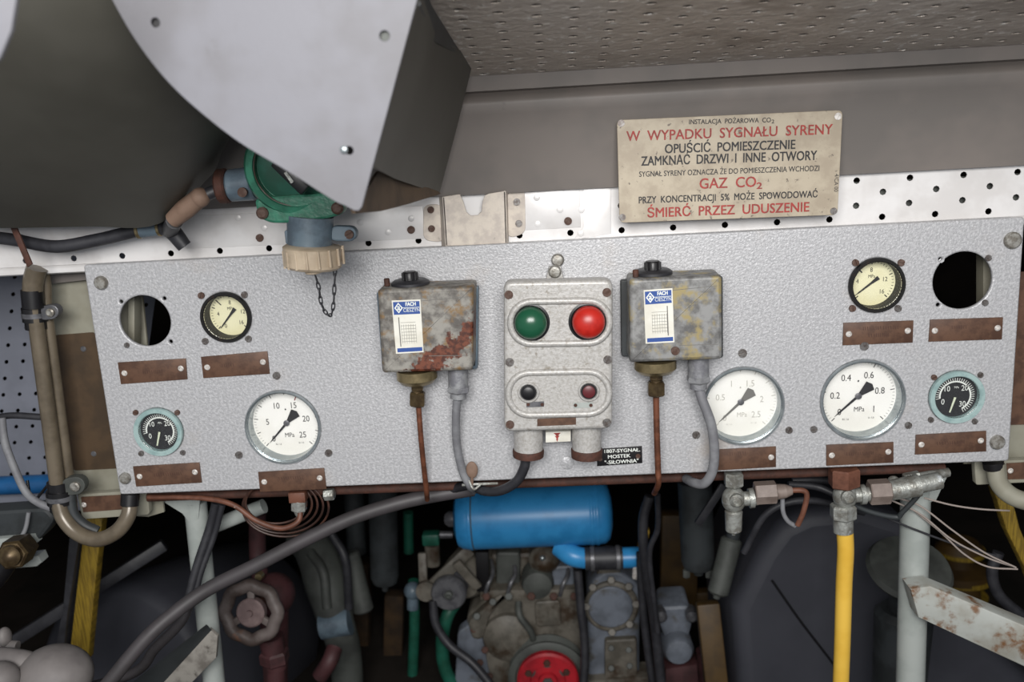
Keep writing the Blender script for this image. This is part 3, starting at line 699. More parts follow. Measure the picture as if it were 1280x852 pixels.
for x, y, m_, nm in ((663, 402.5, 'glassg', 'green lamp lens'), (735, 401.5, 'glassr', 'red lamp lens')):
    p = at(x, y, LY); kk = pxm(LY)
    MB().lathe(p, (0, -1, 0), [(24.5*kk, 0), (24.5*kk, .0014), (22*kk, .002), (22*kk, .0006)], 40).build('lamp_ring', M['black'], t)
    q = at(x+.6, y+.4, LY-.002)
    MB().lathe(q, (0, -1, 0), [(20.5*kk, 0)]+[(20.5*kk*math.cos(a), .004+15*kk*math.sin(a)) for a in [R(90)*k/10 for k in range(10)]]+[(0, .004+15*kk)], 40).build('lamp_lens', M[m_], t, label=nm)
for x, y, m_ in ((660.5, 490, 'black'), (736, 488.5, 'darkred')):
    p = at(x, y, LY-.0012); kk = pxm(LY)
    b = MB().lathe(p, (0, -1, 0), [(14*kk, 0), (14*kk, .0016), (12.5*kk, .003), (11.5*kk, .003), (10.5*kk, .0012), (0, .0012)], 28).build('button_collar', M['boxsilver'], t)
    MB().lathe(p-Vector((0, .0012, 0)), (0, -1, 0), [(10.4*kk, 0), (10.4*kk, .0004)], 24).build('button_well', M['black'], b)
    MB().lathe(p-Vector((0, .0012, 0)), (0, -1, 0), [(8*kk, 0), (8*kk, .003), (6.5*kk, .0038)], 24).build('push_button', M[m_], b)
for q, m_ in (([(658, 502.5), (680, 501.5), (680, 508), (658, 509)], 'steel'), ([(717, 503.5), (741, 502.5), (741, 509), (717, 510)], 'post')):
    b = MB().prism(A(q, LY-.0022), (0, .001, 0)).build('button_label', M[m_], t)
    mb = MB()
    for u in (.1, .9): mb.lathe(at(q[0][0]*(1-u)+q[1][0]*u, (q[0][1]+q[2][1])/2, LY-.0024), (0, -1, 0), [(.0021, 0), (.0021, .0006)], 10)
    mb.build('screw', M['rust'], b)
MB().prism(A([(671.5, 523.5), (720, 521.5), (720, 530.5), (671.5, 532.5)], LY-.001), (0, .0012, 0)).build('type_plate', M['copper'], t)
for x, y, m_ in ((636, 368, 'rustscrew'), (758.5, 365, 'rustscrew'), (637, 452, 'screw'), (759.5, 449, 'screw'), (637.5, 530, 'rustscrew'), (758.5, 527.5, 'screw')):
    MB().screw(at(x, y, LY+.0002), .0050, .0026, random.uniform(0, 3)).build('screw', M[m_], t)
up = Vector((0, 0, 1))
for x, y0, y1, y2 in ((660.5, 538, 562, 571.5), (733.5, 536, 561, 572.5)):
    a, b, c = at(x, y0, -.032), at(x, y1, -.032), at(x, y2, -.032); kk = pxm(-.032)
    gl_ = MB().cyl(a+up*.008, b, 18.8*kk, bev=.001).build('cable_gland', M['boxsilver'], t)
    MB().lathe(b+up*.001, c-b, [(19.8*kk, 0), (20.5*kk, .002), (20*kk, (b-c).length-.001), (15*kk, (b-c).length)], 30).build('gland_ring', M['rust'], gl_)
b = MB().prism(A([(682, 540), (713.5, 538.5), (713.5, 551.5), (682, 553)], -.03), (0, .0295, 0), .0005).build('seal_label', M['label'], t)
mb = MB()
for k in range(3): mb.flat(A([(692+k*1.5, 541+k*3.6), (701-k*1.5, 540.5+k*3.6), (696.5, 545.5+k*3.3)], -.0304))
mb.build('arrow_mark', M['inkred'], b)
mb = MB().prism(A([(682, 352), (686, 334), (701, 333), (705, 352)], -.012), (0, .0118, 0), .001); mb.build('mounting_lug', M['boxsilver'], t)
for x, y, Y in ((697, 324.5, -.0002), (693.5, 339, -.012)): MB().lathe(at(x, y, Y), (0, -1, 0), [(.0078, 0), (.0078, .003), (.006, .0055), (.002, .006)], 20).build('bolt', M['bolt'], t)
solo(MB().tube(A([(657.5, 570, -.032), (655, 585, -.03), (645, 602, -.025), (625, 613, -.015), (604, 613, 0), (588, 606, .02), (560, 612, .06)]), .0062), 'lamp_cable', M['cable'], 'black cable looping from the silver lamp box under the panel', 'cable')
mb = MB().ball(at(590, 587, -.014), .0075, (1, .35, 1.5)).tube(A([(590, 595, -.014), (590, 608, -.01)]), .002)
solo(mb, 'cable_clip', M['tape'], 'small brown oval tag beside the grey hose at panel bottom', 'tag')
mb = MB().tube(A([(578, 606, -.006), (592, 605, -.01), (606, 604.5, -.008), (622, 604, -.004)]), .0018).tube(A([(586, 600, -.012), (592, 611, -.014), (600, 606, -.01)]), .0017)
solo(mb, 'cable_tie', M['fitting'], 'light metal tie wire holding cables at panel bottom', 'wire tie')
# ================================================================ overhead duct and the sheets in front, upper left
up = Vector((0, 0, 1)); F = Vector((0, -1, 0))
duct = thing('ventilation_duct', 'grey sheet metal ventilation duct hanging at upper left', 'duct', at(380, 262, -.42))
# front plate with its curved left edge and three holes
YP = -.45
P3 = A([(538, -60), (522, 0), (453, 258), (449, 263), (443, 263)], YP) + catmull(A([(432, 257), (415, 249), (360, 214), (300, 178), (245, 135), (205, 96), (170, 50), (141, 0), (112, -60)], YP), 5); base = at(300, 100, YP)
hol = []
for x, y, r in ((195, 28.5, 5.5), (481, 45, 6), (437, 188, 5)):
    v = at(x, y, YP); hol.append(circ(v.x, v.z, r*pxm(YP), 16))
MB().curve2d([[(p.x, p.z) for p in P3]]+hol, .003, Matrix.Translation((0, YP, 0)) @ ROTX, .0006).build('front_plate', M['plate'], duct)
pk = pxm(YP)
for x, y, r in ((481, 45, 6), (195, 28.5, 5)): MB().lathe(at(x, y, YP+.004), F, [(r*pk*1.5, 0), (r*pk*1.5, .0015)], 16).build('rivet', M['midmetal' if x > 300 else 'black'], duct)
MB().lathe(at(430, 187, YP-.0017), F, [(5*pk, -.0008), (5*pk, .0008), (3*pk, .0016), (0, .0018)], 16).build('rivet', M['chrome'], duct)
def sheet(rows, th=.003, name='side_sheet', m='duct', par=duct, sm=True, n=6, cross=False):
    """a sheet swept between two or more 3-D rows of equal length"""
    mb = MB(); rr = [catmull(r, n) if sm else r for r in rows]
    if cross: rr = [list(q) for q in zip(*[catmull(list(c_), 6) for c_ in zip(*rr)])]
    vs = [[mb.bm.verts.new(p) for p in r] for r in rr]
    for a, b in zip(vs, vs[1:]):
        for k in range(len(a)-1): mb.bm.faces.new((a[k], a[k+1], b[k+1], b[k]))
    bmesh.ops.recalc_face_normals(mb.bm, faces=mb.bm.faces); bmesh.ops.solidify(mb.bm, geom=mb.bm.faces[:], thickness=th)
    return mb.build(name, M[m], par)
# right side sheet, running from the front plate's right edge back to the grey sheet
sheet([A([(521, -12, -.445), (500, 60, -.445), (458, 205, -.44)]), A([(541, 44, -.26), (528, 110, -.26), (490, 222, -.26)]), A([(589, 72, -.05), (570, 150, -.05), (546, 241, -.03)])], name='side_sheet', n=5)
# its dark inner return and flange at the top
MB().prism(A([(530, -70, -.40), (550, -30, -.27), (592, 66, -.06), (588, 76, -.055), (545, 56, -.22), (505, 30, -.40)]), (0, .003, 0)).build('inner_return', M['darkmetal'], duct)
MB().tube(A([(522, 4, -.44), (541, 45, -.262), (570, 65, -.13), (590, 72, -.055)]), .0022).build('seam', M['darkmetal'], duct)
# brown stained lip at the bottom
sheet([A([(438, 262, -.40), (470, 214, -.30), (497, 222, -.2), (545, 240, -.06)]), A([(440, 267, -.40), (472, 264, -.30), (505, 256, -.2), (548, 243, -.06)])], name='lower_lip', m='brownlip', sm=False)
# big curved hood on the left
hood = thing('curved_hood', 'large dark grey green curved hood filling the upper left corner', 'hood', at(120, 285, -.2))
top = A([(-200, -190, -.46), (0, -190, -.46), (90, -190, -.46), (200, -160, -.42), (360, 0, -.16)])
mid1 = A([(-200, 40, -.38), (0, 40, -.38), (110, 40, -.38), (235, 70, -.32), (330, 130, -.15)])
mid2 = A([(-200, 190, -.24), (0, 190, -.24), (110, 190, -.24), (228, 190, -.20), (288, 172, -.10)])
bot = A([(-200, 287, -.07), (0, 285, -.07), (110, 283, -.07), (200, 279, -.065), (268, 215, -.06)])
sheet([top, mid1, mid2, bot], name='hood_sheet', par=hood, th=.004, cross=True)
edge = thing('lining_sheet', 'pale blue grey sheet edge close to the lens at top left corner', 'sheet', at(5, 70, -.6))
MB().prism(A([(-120, -80), (26, -80), (20, 0), (14, 38), (0, 72), (-40, 120), (-120, 140)], -.6), (0, .003, 0), .001).build('sheet', M['plate'], edge)

# ================================================================ green siren valve under the plate
VY = -.10; k = pxm(VY)
t = thing('green_valve', 'round green enamelled valve with cream cap under the pale duct plate', 'valve', at(390, 336, VY))
vc = at(366, 209, VY); ax = Vector((.12, -1, -.10)).normalized(); x_, y_, z_ = frame(ax)
MB().lathe(vc, ax, [(40*k, -.05), (52*k, -.03), (58*k, -.006), (58*k, .004), (55*k, .008), (47*k, .010), (45*k, .004), (44*k, -.004), (20*k, -.008), (0, -.008)], 48).build('body', M['green'], t)
MB().tube([vc + ax*.006 + (x_*math.cos(a)+y_*math.sin(a))*46.5*k for a in [2*PI*i/36 for i in range(36)]], .0016, 8, 1, True).build('gasket', M['engine'], t)
MB().lathe(vc+ax*-.006, ax, [(43*k, 0), (43*k, .004), (30*k, .007), (0, .008)], 40).build('inner_disc', M['greenpipe'], t)
mb = MB().bar(at(345, 201, VY-.02), at(383, 238, VY-.02), 15*k, .014, .002); mb.build('sight_bar', M['black'], t)
MB().bar(at(357, 215, VY-.028), at(366, 228, VY-.028), 4*k, .003).build('name_tab', M['fitting'], t)
MB().prism(A(rpoly([(318, 250), (326, 246), (420, 240), (432, 250), (429, 267), (411, 273), (370, 279), (338, 279), (322, 272)], 6), VY-.004), (0, .016, 0), .003).build('flange', M['green'], t)
for x, y in ((328.5, 266), (422, 260)): MB().lathe(at(x, y, VY-.004), F, [(7.5*k, 0), (7.5*k, .003), (5*k, .005), (0, .005)], 16).build('bolt', M['rustscrew'], t)
n0, n1 = at(388, 270, VY+.012), at(387, 309, VY+.012)
MB().cyl(n0, n1, 29*k, 28*k, 32).build('neck', M['bluegrey'], t)
MB().prism(A(rpoly([(355, 288), (366, 287), (366, 306), (357, 305)], 3), VY), (0, .02, 0), .001).build('lug', M['bluegrey'], t)
MB().prism(A(stadium(420, 292, 436, 292.5, 9.5, 8), VY+.01), (0, .012, 0), .002).build('lug', M['bluegrey'], t)
MB().screw(at(437, 292.5, VY+.01), 5.5*k, .004).build('screw', M['rustscrew'], t)
c0, c1 = at(391, 307, VY), at(391, 335, VY)
cap = MB().lathe(c0, c1-c0, [(34*k, 0), (37*k, .002), (36*k, (c1-c0).length-.003), (32*k, (c1-c0).length), (0, (c1-c0).length)], 44).build('cap', M['creamcap'], t)
mb = MB()
for i in range(16):
    a = 2*PI*i/16; d = Vector((math.cos(a), math.sin(a), 0))*36.6*k; mb.cyl(c0+d+up*-.003, c0+d-up*.022, .0016, seg=8)
mb.build('grip_rib', M['creamcap'], cap)
MB().lathe(at(391, 334, VY-.012), -up, [(8*k, 0), (8*k, .004), (10*k, .0045), (10*k, .0065), (5*k, .008)], 20).build('cap_boss', M['creamcap'], cap)
# pipe stub and flange at the left of the valve
p0, p1 = at(318, 229, VY+.02), at(286, 232, VY+.02)
MB().cyl(p0, p1, 21*k, 20*k, 28, .002).build('side_port', M['bluegrey'], t)
MB().cyl(p1, p1+(p1-p0).normalized()*.012, 22*k, 22*k, 28, .002).build('rust_flange', M['rust'], t)
MB().lathe(at(304, 240, VY-.002), F, [(6*k, 0), (6*k, .004), (0, .005)], 14).build('bolt', M['rustscrew'], t)
ch = MB(); cp = catmull(A([(394, 344, VY-.012), (399, 360, VY-.012), (401, 378, VY-.01), (408, 392, VY-.008), (414, 394, VY-.006), (417, 380, VY-.004), (418, 358, VY-.002), (419, 333, VY+.0)]), 6)
for i in range(0, len(cp)-3, 3):
    a, b = cp[i], cp[min(i+4, len(cp)-1)]; m_ = (a+b)/2; d = (b-a).normalized(); s = d.cross(F).normalized() if (i//3) % 2 else F
    L_ = (b-a).length/2
    ch.tube([m_ + d*L_*math.cos(q) + s*.0018*math.sin(q) for q in [2*PI*j/12 for j in range(12)]], .0008, 6, 1, True)
ch.build('chain', M['cable'], t)

# ================================================================ cables under the hood
CY = -.03
solo(MB().tube(A([(-20, 295, .0), (20, 300, -.01), (70, 308, -.02), (120, 300, -.02), (172, 288, -.02)]), .0078), 'black_hose', M['cable'], 'black hose running under the dark hood to the grey sleeve', 'hose')
t = thing('hose_sleeve', 'grey hose sleeve with brass end rings below the hood', 'sleeve', at(186, 295, CY))
a, b = at(171, 288.5, -.02), at(200, 285, -.02)
MB().cyl(a, b, .0088).build('sleeve', M['bluegrey'], t)
for q in (0, .9): MB().cyl(a.lerp(b, q), a.lerp(b, q+.16), .0098, bev=.001).build('end_ring', M['brass'], t)
solo(MB().tube(A([(199, 285, -.02), (213, 287, -.022), (231, 308, -.02)]), [.0085, .0105, .0088]).tube(A([(212, 288, -.022), (218, 276, -.08)]), .0095), 'branch_boot', M['cable'], 'black rubber branch boot where the hoses join under the hood', 'cable boot')
solo(MB().tube(A([(216, 275, -.085), (232, 261, -.09), (251, 246, -.095)]), [.0095, .0115, .0105], 20).ball(at(250, 247, -.095), .0112), 'taped_joint', M['tape'], 'brown wrapped joint between the black boot and the green valve', 'taped joint')
solo(MB().tube(A([(250, 247, -.095), (268, 239, -.09), (290, 232, -.085)]), .0072), 'black_hose', M['cable'], 'short dark hose entering the rusty flange of the green valve', 'hose')
solo(MB().prism(A([(13, 285), (20, 283), (40, 330), (34, 334)], -.045), (0, .0025, 0), .0004), 'rusty_strap', M['rust'], 'narrow rusty strap hanging over the black hose at far left', 'strap')

# ================================================================ boards, pipes and clamps left of the panel
t = thing('cream_board', 'cream painted board behind the left end of the panel', 'board', at(110, 640, .07))
MB().prism(A([(40, 348), (175, 342), (205, 640), (185, 646), (112, 642), (84, 600)], .075), (0, .004, 0), .001).build('board', M['creamboard'], t)
MB().prism(A(rpoly([(66, 419), (118, 415), (150, 585), (92, 588)], 4), .0735), (0, .0014, 0)).build('brown_panel', M['olive'], t)
MB().prism(A([(60, 334), (104, 331), (108, 350), (62, 355)], .06), (0, .015, 0), .001).build('top_cleat', M['greysheet'], t)
for x, y in ((104, 436), (117, 567)): MB().lathe(at(x, y, .0735), F, [(.004, 0), (.003, .001), (0, .0014)], 12).build('rivet', M['steel'], t)
t = thing('label_tray', 'cream tray with brown nameplate below the left end of the panel', 'nameplate', at(145, 648, .05))
MB().prism(A(rpoly([(96, 618), (184, 612), (187, 643), (103, 649)], 4), .05), (0, .01, 0), .001).build('tray', M['creamboard'], t)
MB().prism(A([(101, 621), (156, 618), (158, 636), (104, 640)], .0485), (0, .0012, 0)).build('plate', M['copper'], t)
MB().lathe(at(105, 630.5, .0485), F, [(.0037, 0), (.0037, .0008), (.0025, .0018), (.0012, .0002)], 14).build('rivet', M['rivet'], t)
t = thing('pipe_pair', 'pair of vertical beige pipes with black clamps at far left', 'pipes', at(75, 640, .02))
for dx, r, Y in ((0, .0098, .015), (15, .0075, .03)):
    MB().tube(A([(48+dx*.4, 338, Y), (42+dx, 358, Y), (43+dx, 385, Y), (50+dx, 440, Y), (62+dx, 530, Y), (71+dx, 600, Y), (75+dx, 635, Y)]), r, 16).build('pipe', M['pipebeige'], t)
def clamp(q, bolt, br, m2='steel'):
    (x0, y0, x1, y1) = q
    a, b = at((x0+x1)/2, y0, .02), at((x0+x1)/2+2, y1, .02); r = (x1-x0)/2*pxm(.02)
    c = MB().lathe(a, b-a, [(r*.86, -.012), (r*.86, 0), (r, 0), (r, (b-a).length), (r*.86, (b-a).length), (r*.86, (b-a).length+.01)], 28).build('clamp_sleeve', M['black'], t)
    MB().lathe(a.lerp(b, .35), b-a, [(r*1.03, 0), (r*1.03, (b-a).length*.35)], 28).build('clamp_band', M['steel'], c)
    MB().prism(A(stadium(bolt[0]-8, bolt[1]+1, bolt[0], bolt[1], br, 8), .012), (0, .012, 0), .001).build('clamp_ear', M[m2], c)
    MB().lathe(at(*bolt, .012), F, [(br*.6*pxm(.01), 0), (br*.6*pxm(.01), .004), (br*.4*pxm(.01), .005), (0, .004)], 16).build('bolt', M['bolt'], c)
clamp((27, 384, 58, 401), (64, 390), 9)
clamp((57, 612, 92, 628), (95, 607), 11, 'midmetal')
MB().tube(A([(46, 335, .012), (42, 350, .012), (41, 364, .012)]), .0125).build('elbow', M['pipebeige'], t)
MB().tube(A([(40, 362, .012), (42, 384, .012)]), .0135).build('rubber_joint', M['black'], t)
solo(MB().tube(A([(73, 628, .012), (80, 648, .008), (97, 666, .004), (122, 674, .0), (146, 664, .002), (160, 645, .008), (163, 626, .016)]), .0100, 16), 'bent_pipe', M['pipebeige'], 'glossy beige U shaped pipe below the clamped pipes', 'pipe')
solo(MB().cyl(at(163, 616, .018), at(162, 632, .014), .0118, bev=.001), 'pipe_collar', M['black'], 'black collar on the upper end of the U shaped beige pipe', 'collar')
solo(MB().tube(A([(88, 617, .02), (91, 640, .018), (104, 655, .02), (122, 664, .022)]), .0072, 16), 'inner_pipe', M['darkmetal'], 'dark pipe nested inside the bend of the U shaped beige pipe', 'pipe')
solo(MB().tube(A([(-10, 523, .06), (15, 519, .06), (52, 521, .06)]), .0045), 'thin_hose', M['cable'], 'thin black hose in front of the blue grey lining at left edge', 'hose')
solo(MB().tube(A([(2, 522, .05), (6, 552, .045), (18, 585, .04), (32, 614, .035), (48, 628, .03), (70, 637, .03)]), .0052), 'thin_hose', M['greyrubber'], 'thin grey hose curving down the left edge to the lower clamp', 'hose')
solo(MB().tube(A([(66, 598, .05), (50, 618, .05), (40, 628, .05), (34, 600, .06)]), .002), 'thin_cable', M['black'], 'thin black wire forked in front of the blue pipe at left', 'wire')
solo(MB().cyl(at(-60, 609, .3), at(92, 603, .3), .0155), 'blue_pipe', M['blueshade'], 'horizontal blue pipe at the left edge below the lining', 'pipe')

# ================================================================ lower left corner
t = thing('hydraulic_fitting', 'dark hydraulic block with brass hexagon nut at the left edge', 'fitting', at(20, 715, .1))
MB().prism(A(rpoly([(-40, 640), (58, 634), (70, 648), (52, 672), (30, 690), (-40, 700)], 8), .1), (0, .03, 0), .006).build('block', M['darkmetal'], t)
MB().prism(A([(-40, 676), (40, 670), (44, 680), (-40, 698)], .09), (0, .02, 0), .002).build('flange', M['post'], t)
MB().prism(A([(-40, 707), (48, 694), (52, 703), (46, 708), (-40, 716)], .11), (0, .02, 0), .002).build('flange', M['post'], t)
mb = MB().hexa(at(30, 683, .07), at(14, 694, .02), .021).lathe(at(14, 694, .02), at(14, 694, .02)-at(30, 683, .07), [(.015, 0), (.014, .008), (.006, .014), (0, .015)], 20); mb.build('hexagon_nut', M['nutbrass'], t)
MB().tube(A([(36, 640, .09), (30, 665, .085), (10, 690, .07), (-10, 712, .07)]), .003).build('thin_line', M['greyrubber'], t)
MB().tube(A([(20, 690, .06), (-6, 726, .06), (-30, 735, .06)]), .012).build('stub', M['black'], t)
solo(MB().prism(A([(106, 648), (128, 648), (122, 700), (117, 750), (110, 825), (86, 825), (93, 760), (100, 700)], .3), (0, .02, 0), .002), 'yellow_belt', M['yellowold'], 'yellow ribbed vertical strip below the left end of the panel', 'strip')
solo(MB().prism(A([(86, 672), (99, 672), (92, 720), (84, 770), (78, 830), (64, 830), (78, 760)], .29), (0, .03, 0), .003), 'dark_strip', M['cable'], 'dark grey strip along the left side of the yellow strip', 'strip')
solo(MB().bar(at(-10, 818, .4), at(206, 680, .5), .022, .02, .002), 'dark_bar', M['cable'], 'slanted dark bar behind the yellow strip', 'bar')
solo(MB().lathe(at(150, 860, .55), Vector((-.28, -1, .25)), [(.20, -.45), (.215, -.42), (.215, -.02), (.20, 0), (.19, .004), (.06, .008), (0, .008)], 56), 'dark_drum', M['tankdark'], 'dark round drum end behind the yellow strip at lower left', 'drum')
mb = MB().ball(at(68, 845, -.05), .047, (1.05, 1, .85)).tube(A([(45, 838, -.05), (20, 824, -.05), (-20, 818, -.045)]), [.022, .014, .011])
solo(mb, 'pale_float', M['pale'], 'pale grey rounded float with a spout at lower left corner', 'float')
solo(MB().ball(at(-2, 850, -.09), .026, (1, 1, .9)), 'pale_ball', M['pale'], 'pale round ball cut off by the left edge at the bottom', 'ball')
solo(MB().ball(at(6, 796, .02), .012, (.7, 1, 1.2)).cyl(at(2, 806, .02), at(22, 808, .02), .008), 'pale_lever', M['pale'], 'small pale lever at the left edge above the float', 'lever')

# grey post with gusset on the left
t = thing('support_post', 'leaning pale grey tube post under the left half of the panel', 'post', at(270, 870, .1))
MB().cyl(at(244, 626, .1), at(271, 885, .1), 15*pxm(.1)).build('tube', M['post'], t)
MB().prism(A([(196, 622), (250, 620), (248, 648), (238, 656), (228, 642)], .085), (0, .004, 0), .001).build('gusset', M['post'], t)
MB().cyl(at(256, 662, .12), at(330, 632, .12), .0105).build('side_arm', M['post'], t)
t = thing('steel_angle', 'pale weathered steel angle at the foot of the left post', 'angle bar', at(220, 870, .06))
MB().prism(A([(188, 868), (262, 786), (272, 795), (270, 822), (225, 868)], .04), (0, .006, 0), .001).build('web', M['angle'], t)
MB().prism([at(146, 868, .02), at(258, 780, .02), at(264, 787, .04), at(190, 868, .04)], (0, .004, -.004)).build('flange', M['darkmetal'], t)
solo(MB().tube(A([(270, 628, .07), (262, 660, .07), (247, 705, .06), (236, 745, .05)]), .0062).tube(A([(278, 630, .07), (268, 668, .07), (252, 712, .06), (242, 750, .05)]), .0045), 'black_cables', M['cable'], 'two black cables running down the left post', 'cable')
solo(MB().tube(A([(592, 611, .06), (548, 618, .05), (500, 628, .04), (440, 647, .03), (380, 675, .02), (320, 706, .01), (260, 736, .0), (215, 768, -.02), (180, 800, -.04), (140, 848, -.06), (110, 885, -.07)]), .0095, 16, 10), 'thick_hose', M['hose'], 'thick grey hose sweeping from mid panel down to lower left', 'hose')
solo(MB().tube(A([(238, 750, .06), (226, 777, .05), (194, 810, .045), (164, 842, .045), (60, 872, .05)]), .0072), 'second_hose', M['hose'], 'thinner grey hose beneath the thick hose at lower left', 'hose')

# handwheel valve
t = thing('handwheel_valve', 'worn scalloped handwheel valve with faded pink hub and maroon pipes', 'valve', at(345, 870, .3))
hc = at(314, 765, .22); ax = Vector((-.06, -1, .22)).normalized(); x_, y_, z_ = frame(ax); k = pxm(.22)
ring = [hc + (x_*math.cos(a)+y_*math.sin(a))*(36.5+1.5*math.cos(8*a))*k for a in [2*PI*i/48 for i in range(48)]]
wh = MB().tube(ring, .0106, 12, 1, True).build('handwheel', M['wheel'], t)
for i in range(3):
    a = 2*PI*i/3+.5; d = x_*math.cos(a)+y_*math.sin(a); MB().bar(hc-ax*.003, hc+d*33*k-ax*.001, .012, .008, .002).build('spoke', M['wheel'], wh)
MB().lathe(hc-ax*.008, ax, [(20*k, 0), (20*k, .012), (18*k, .014), (5*k, .014), (4*k, .018), (0, .018)], 28).build('hub', M['pink'], wh)
MB().cyl(hc-ax*.008, hc-ax*.09, .014).build('spindle', M['rust'], t)
bc = hc-ax*.1
MB().ball(bc, .036, (1, 1.2, 1)).cyl(bc, at(345, 860, .32), .026, .02).build('valve_body', M['redpipe'], t)
MB().cyl(at(338, 795, .28), at(346, 835, .28), .021, .017).hexa(at(342, 812, .28), at(344, 828, .28), .025).build('bonnet', M['redpipe'], t)
MB().tube(A([(322, 640, .35), (322, 690, .35), (326, 730, .33)]), .0145).build('pipe', M['redpipe'], t)
MB().tube(A([(345, 830, .28), (345, 880, .28)]), .016).build('pipe', M['redpipe'], t)
MB().lathe(at(325, 718, .3), F, [(.008, 0), (.006, .01), (0, .012)], 12).build('grease_nipple', M['brass'], t)

# ================================================================ fittings hanging under the panel
solo(MB().cyl(at(185, 621, .045), at(1180, 584, .045), .0062), 'rust_rail', M['rust'], 'rusty brown rail running behind the bottom edge of the panel', 'rail')
t = thing('capillary_coil', 'coil of thin copper tube hanging under the 25 MPa gauge', 'coil', at(350, 662, .03))
mb = MB()
for i in range(5):
    cx, cy, rx, ry, Y = 345+i*3, 628+i*1.5, 38+i*4, 26+i*2.6, .02+i*.006
    mb.tube([at(cx+rx*math.cos(a), cy+ry*math.sin(a), Y) for a in [2*PI*j/24 for j in range(24)]], .0016, 6, 2, True)
mb.build('coil', M['coildark'], t)
solo(MB().tube(A([(185, 621, .03), (250, 622, .02), (290, 630, .012), (320, 650, .008), (350, 660, .006), (372, 652, .008), (376, 636, .015)]), .0036), 'copper_pipe', M['brownfit'], 'reddish copper pipe curving under the coil to the small T fitting', 'pipe')
t = thing('pipe_union', 'small brown and silver union under the 25 MPa gauge nameplate', 'fitting', at(374, 645, .015))
MB().box((at(373, 619, .018)), (.022, .018, .014), None, .001).build('hexagon', M['brownfit'], t)
MB().hexa(at(374, 624, .018), at(374, 638, .018), .0105).cyl(at(374, 637, .018), at(374.5, 644, .018), .008, .005).build('nut', M['fitting'], t)
MB().hexa(at(405, 618, .025), at(418, 617, .025), .008).build('side_nut', M['fitting'], t)

def tvalve(label, x, ys, brown, hexr, cone, small):
    t = thing('gauge_cock', label, 'valve', at(x, ys[-1], .01), 'gauge cocks under the panel')
    y0, y1, y2, y3 = ys; Y = .012; k = pxm(Y)
    if brown: MB().hexa(at(x-1, y0-4, Y), at(x-1, y1, Y), 20*k, .1).build('hexagon', M['brownfit'], t)
    else: MB().hexa(at(x, y0-4, Y), at(x, y1, Y), 13*k).build('hexagon', M['fitting'], t)
    mb = MB().ball(at(x, (y1+y2)/2, Y), 15.5*k, (1, 1, 1.15)).lathe(at(x+3, (y1+y2)/2, Y-.010), F, [(9*k, 0), (9*k, .006), (6*k, .009), (5*k, .006), (0, .007)], 20)
    mb.cyl(at(x, (y1+y2)/2, Y), at(x+30, (y1+y2)/2-2, Y), 9.5*k); mb.cyl(at(x+19, (y1+y2)/2-1.5, Y), at(x+25, (y1+y2)/2-2, Y), 13*k)
    mb.build('body', M['fitting'], t)
    if small: mb = MB().cyl(at(x, y2-4, Y), at(x, y3, Y), 11.5*k, 10.5*k, 24, .002).cyl(at(x, y3-1, Y), at(x, y3+4, Y), 2.5*k)
    else: mb = MB().hexa(at(x-2, y2-2, Y), at(x-2, y2+16, Y), 17*k).cyl(at(x-2, y2+14, Y), at(x-2, y3, Y), 12.5*k, 13*k)
    mb.build('lower_union', M['fitting'], t)
    x0, x1, yy, hr = hexr
    MB().hexa(at(x0, yy, Y), at(x1, yy-1.5, Y), hr*k, .08).build('side_hexagon', M['hexpink'], t)
    return t
t1 = tvalve('galvanised T cock with pinkish hexagon under the washed out gauge', 917, (594, 607, 641, 664), False, (943, 970, 616, 15), None, True)
MB().cyl(at(969, 614.5, .012), at(982, 613.5, .012), 10.5*pxm(.01), 9*pxm(.01)).cyl(at(982, 613.5, .012), at(990, 613, .012), 9*pxm(.01), 5.5*pxm(.01)).build('olive_nut', M['hexpink'], t1)
t2 = tvalve('corroded galvanised T cock with brown hexagon above the yellow pipe', 1056, (588, 607, 632, 664), True, (1086, 1112, 615, 16.5), None, False)
MB().cyl(at(1111, 613, .012), at(1148, 606, .014), .0125, .0145).cyl(at(1146, 606, .014), at(1175, 600, .016), .011).build('cone_nut', M['fitting'], t2)
solo(MB().tube(A([(988, 612.5, .012), (1004, 613, .012), (1008.5, 620, .012), (1004, 640, .014), (997, 656, .018)]), .0036), 'copper_pipe', M['brownfit'], 'bent copper pipe at the right of the pinkish hexagon', 'pipe')
solo(MB().tube(A([(978, 622, .02), (979, 640, .022), (985, 651, .024), (994, 657, .026)]), .0030), 'thin_hose', M['greyrubber'], 'thin grey line hooked below the pinkish hexagon', 'pipe')
solo(MB().tube(A([(1056, 662, .014), (1057, 690, .016), (1055, 730, .02), (1053, 800, .022), (1050, 880, .03)]), .0106, 20), 'yellow_pipe', M['yellow'], 'bright yellow vertical pipe below the corroded T cock', 'pipe')
solo(MB().hexa(at(1130, 600, .03), at(1150, 596, .03), .009).cyl(at(1148, 596, .03), at(1185, 590, .04), .006).ball(at(1117, 602, .03), .008), 'bright_union', M['fitting'], 'bright metal pipe union at the top of the right post', 'fitting')

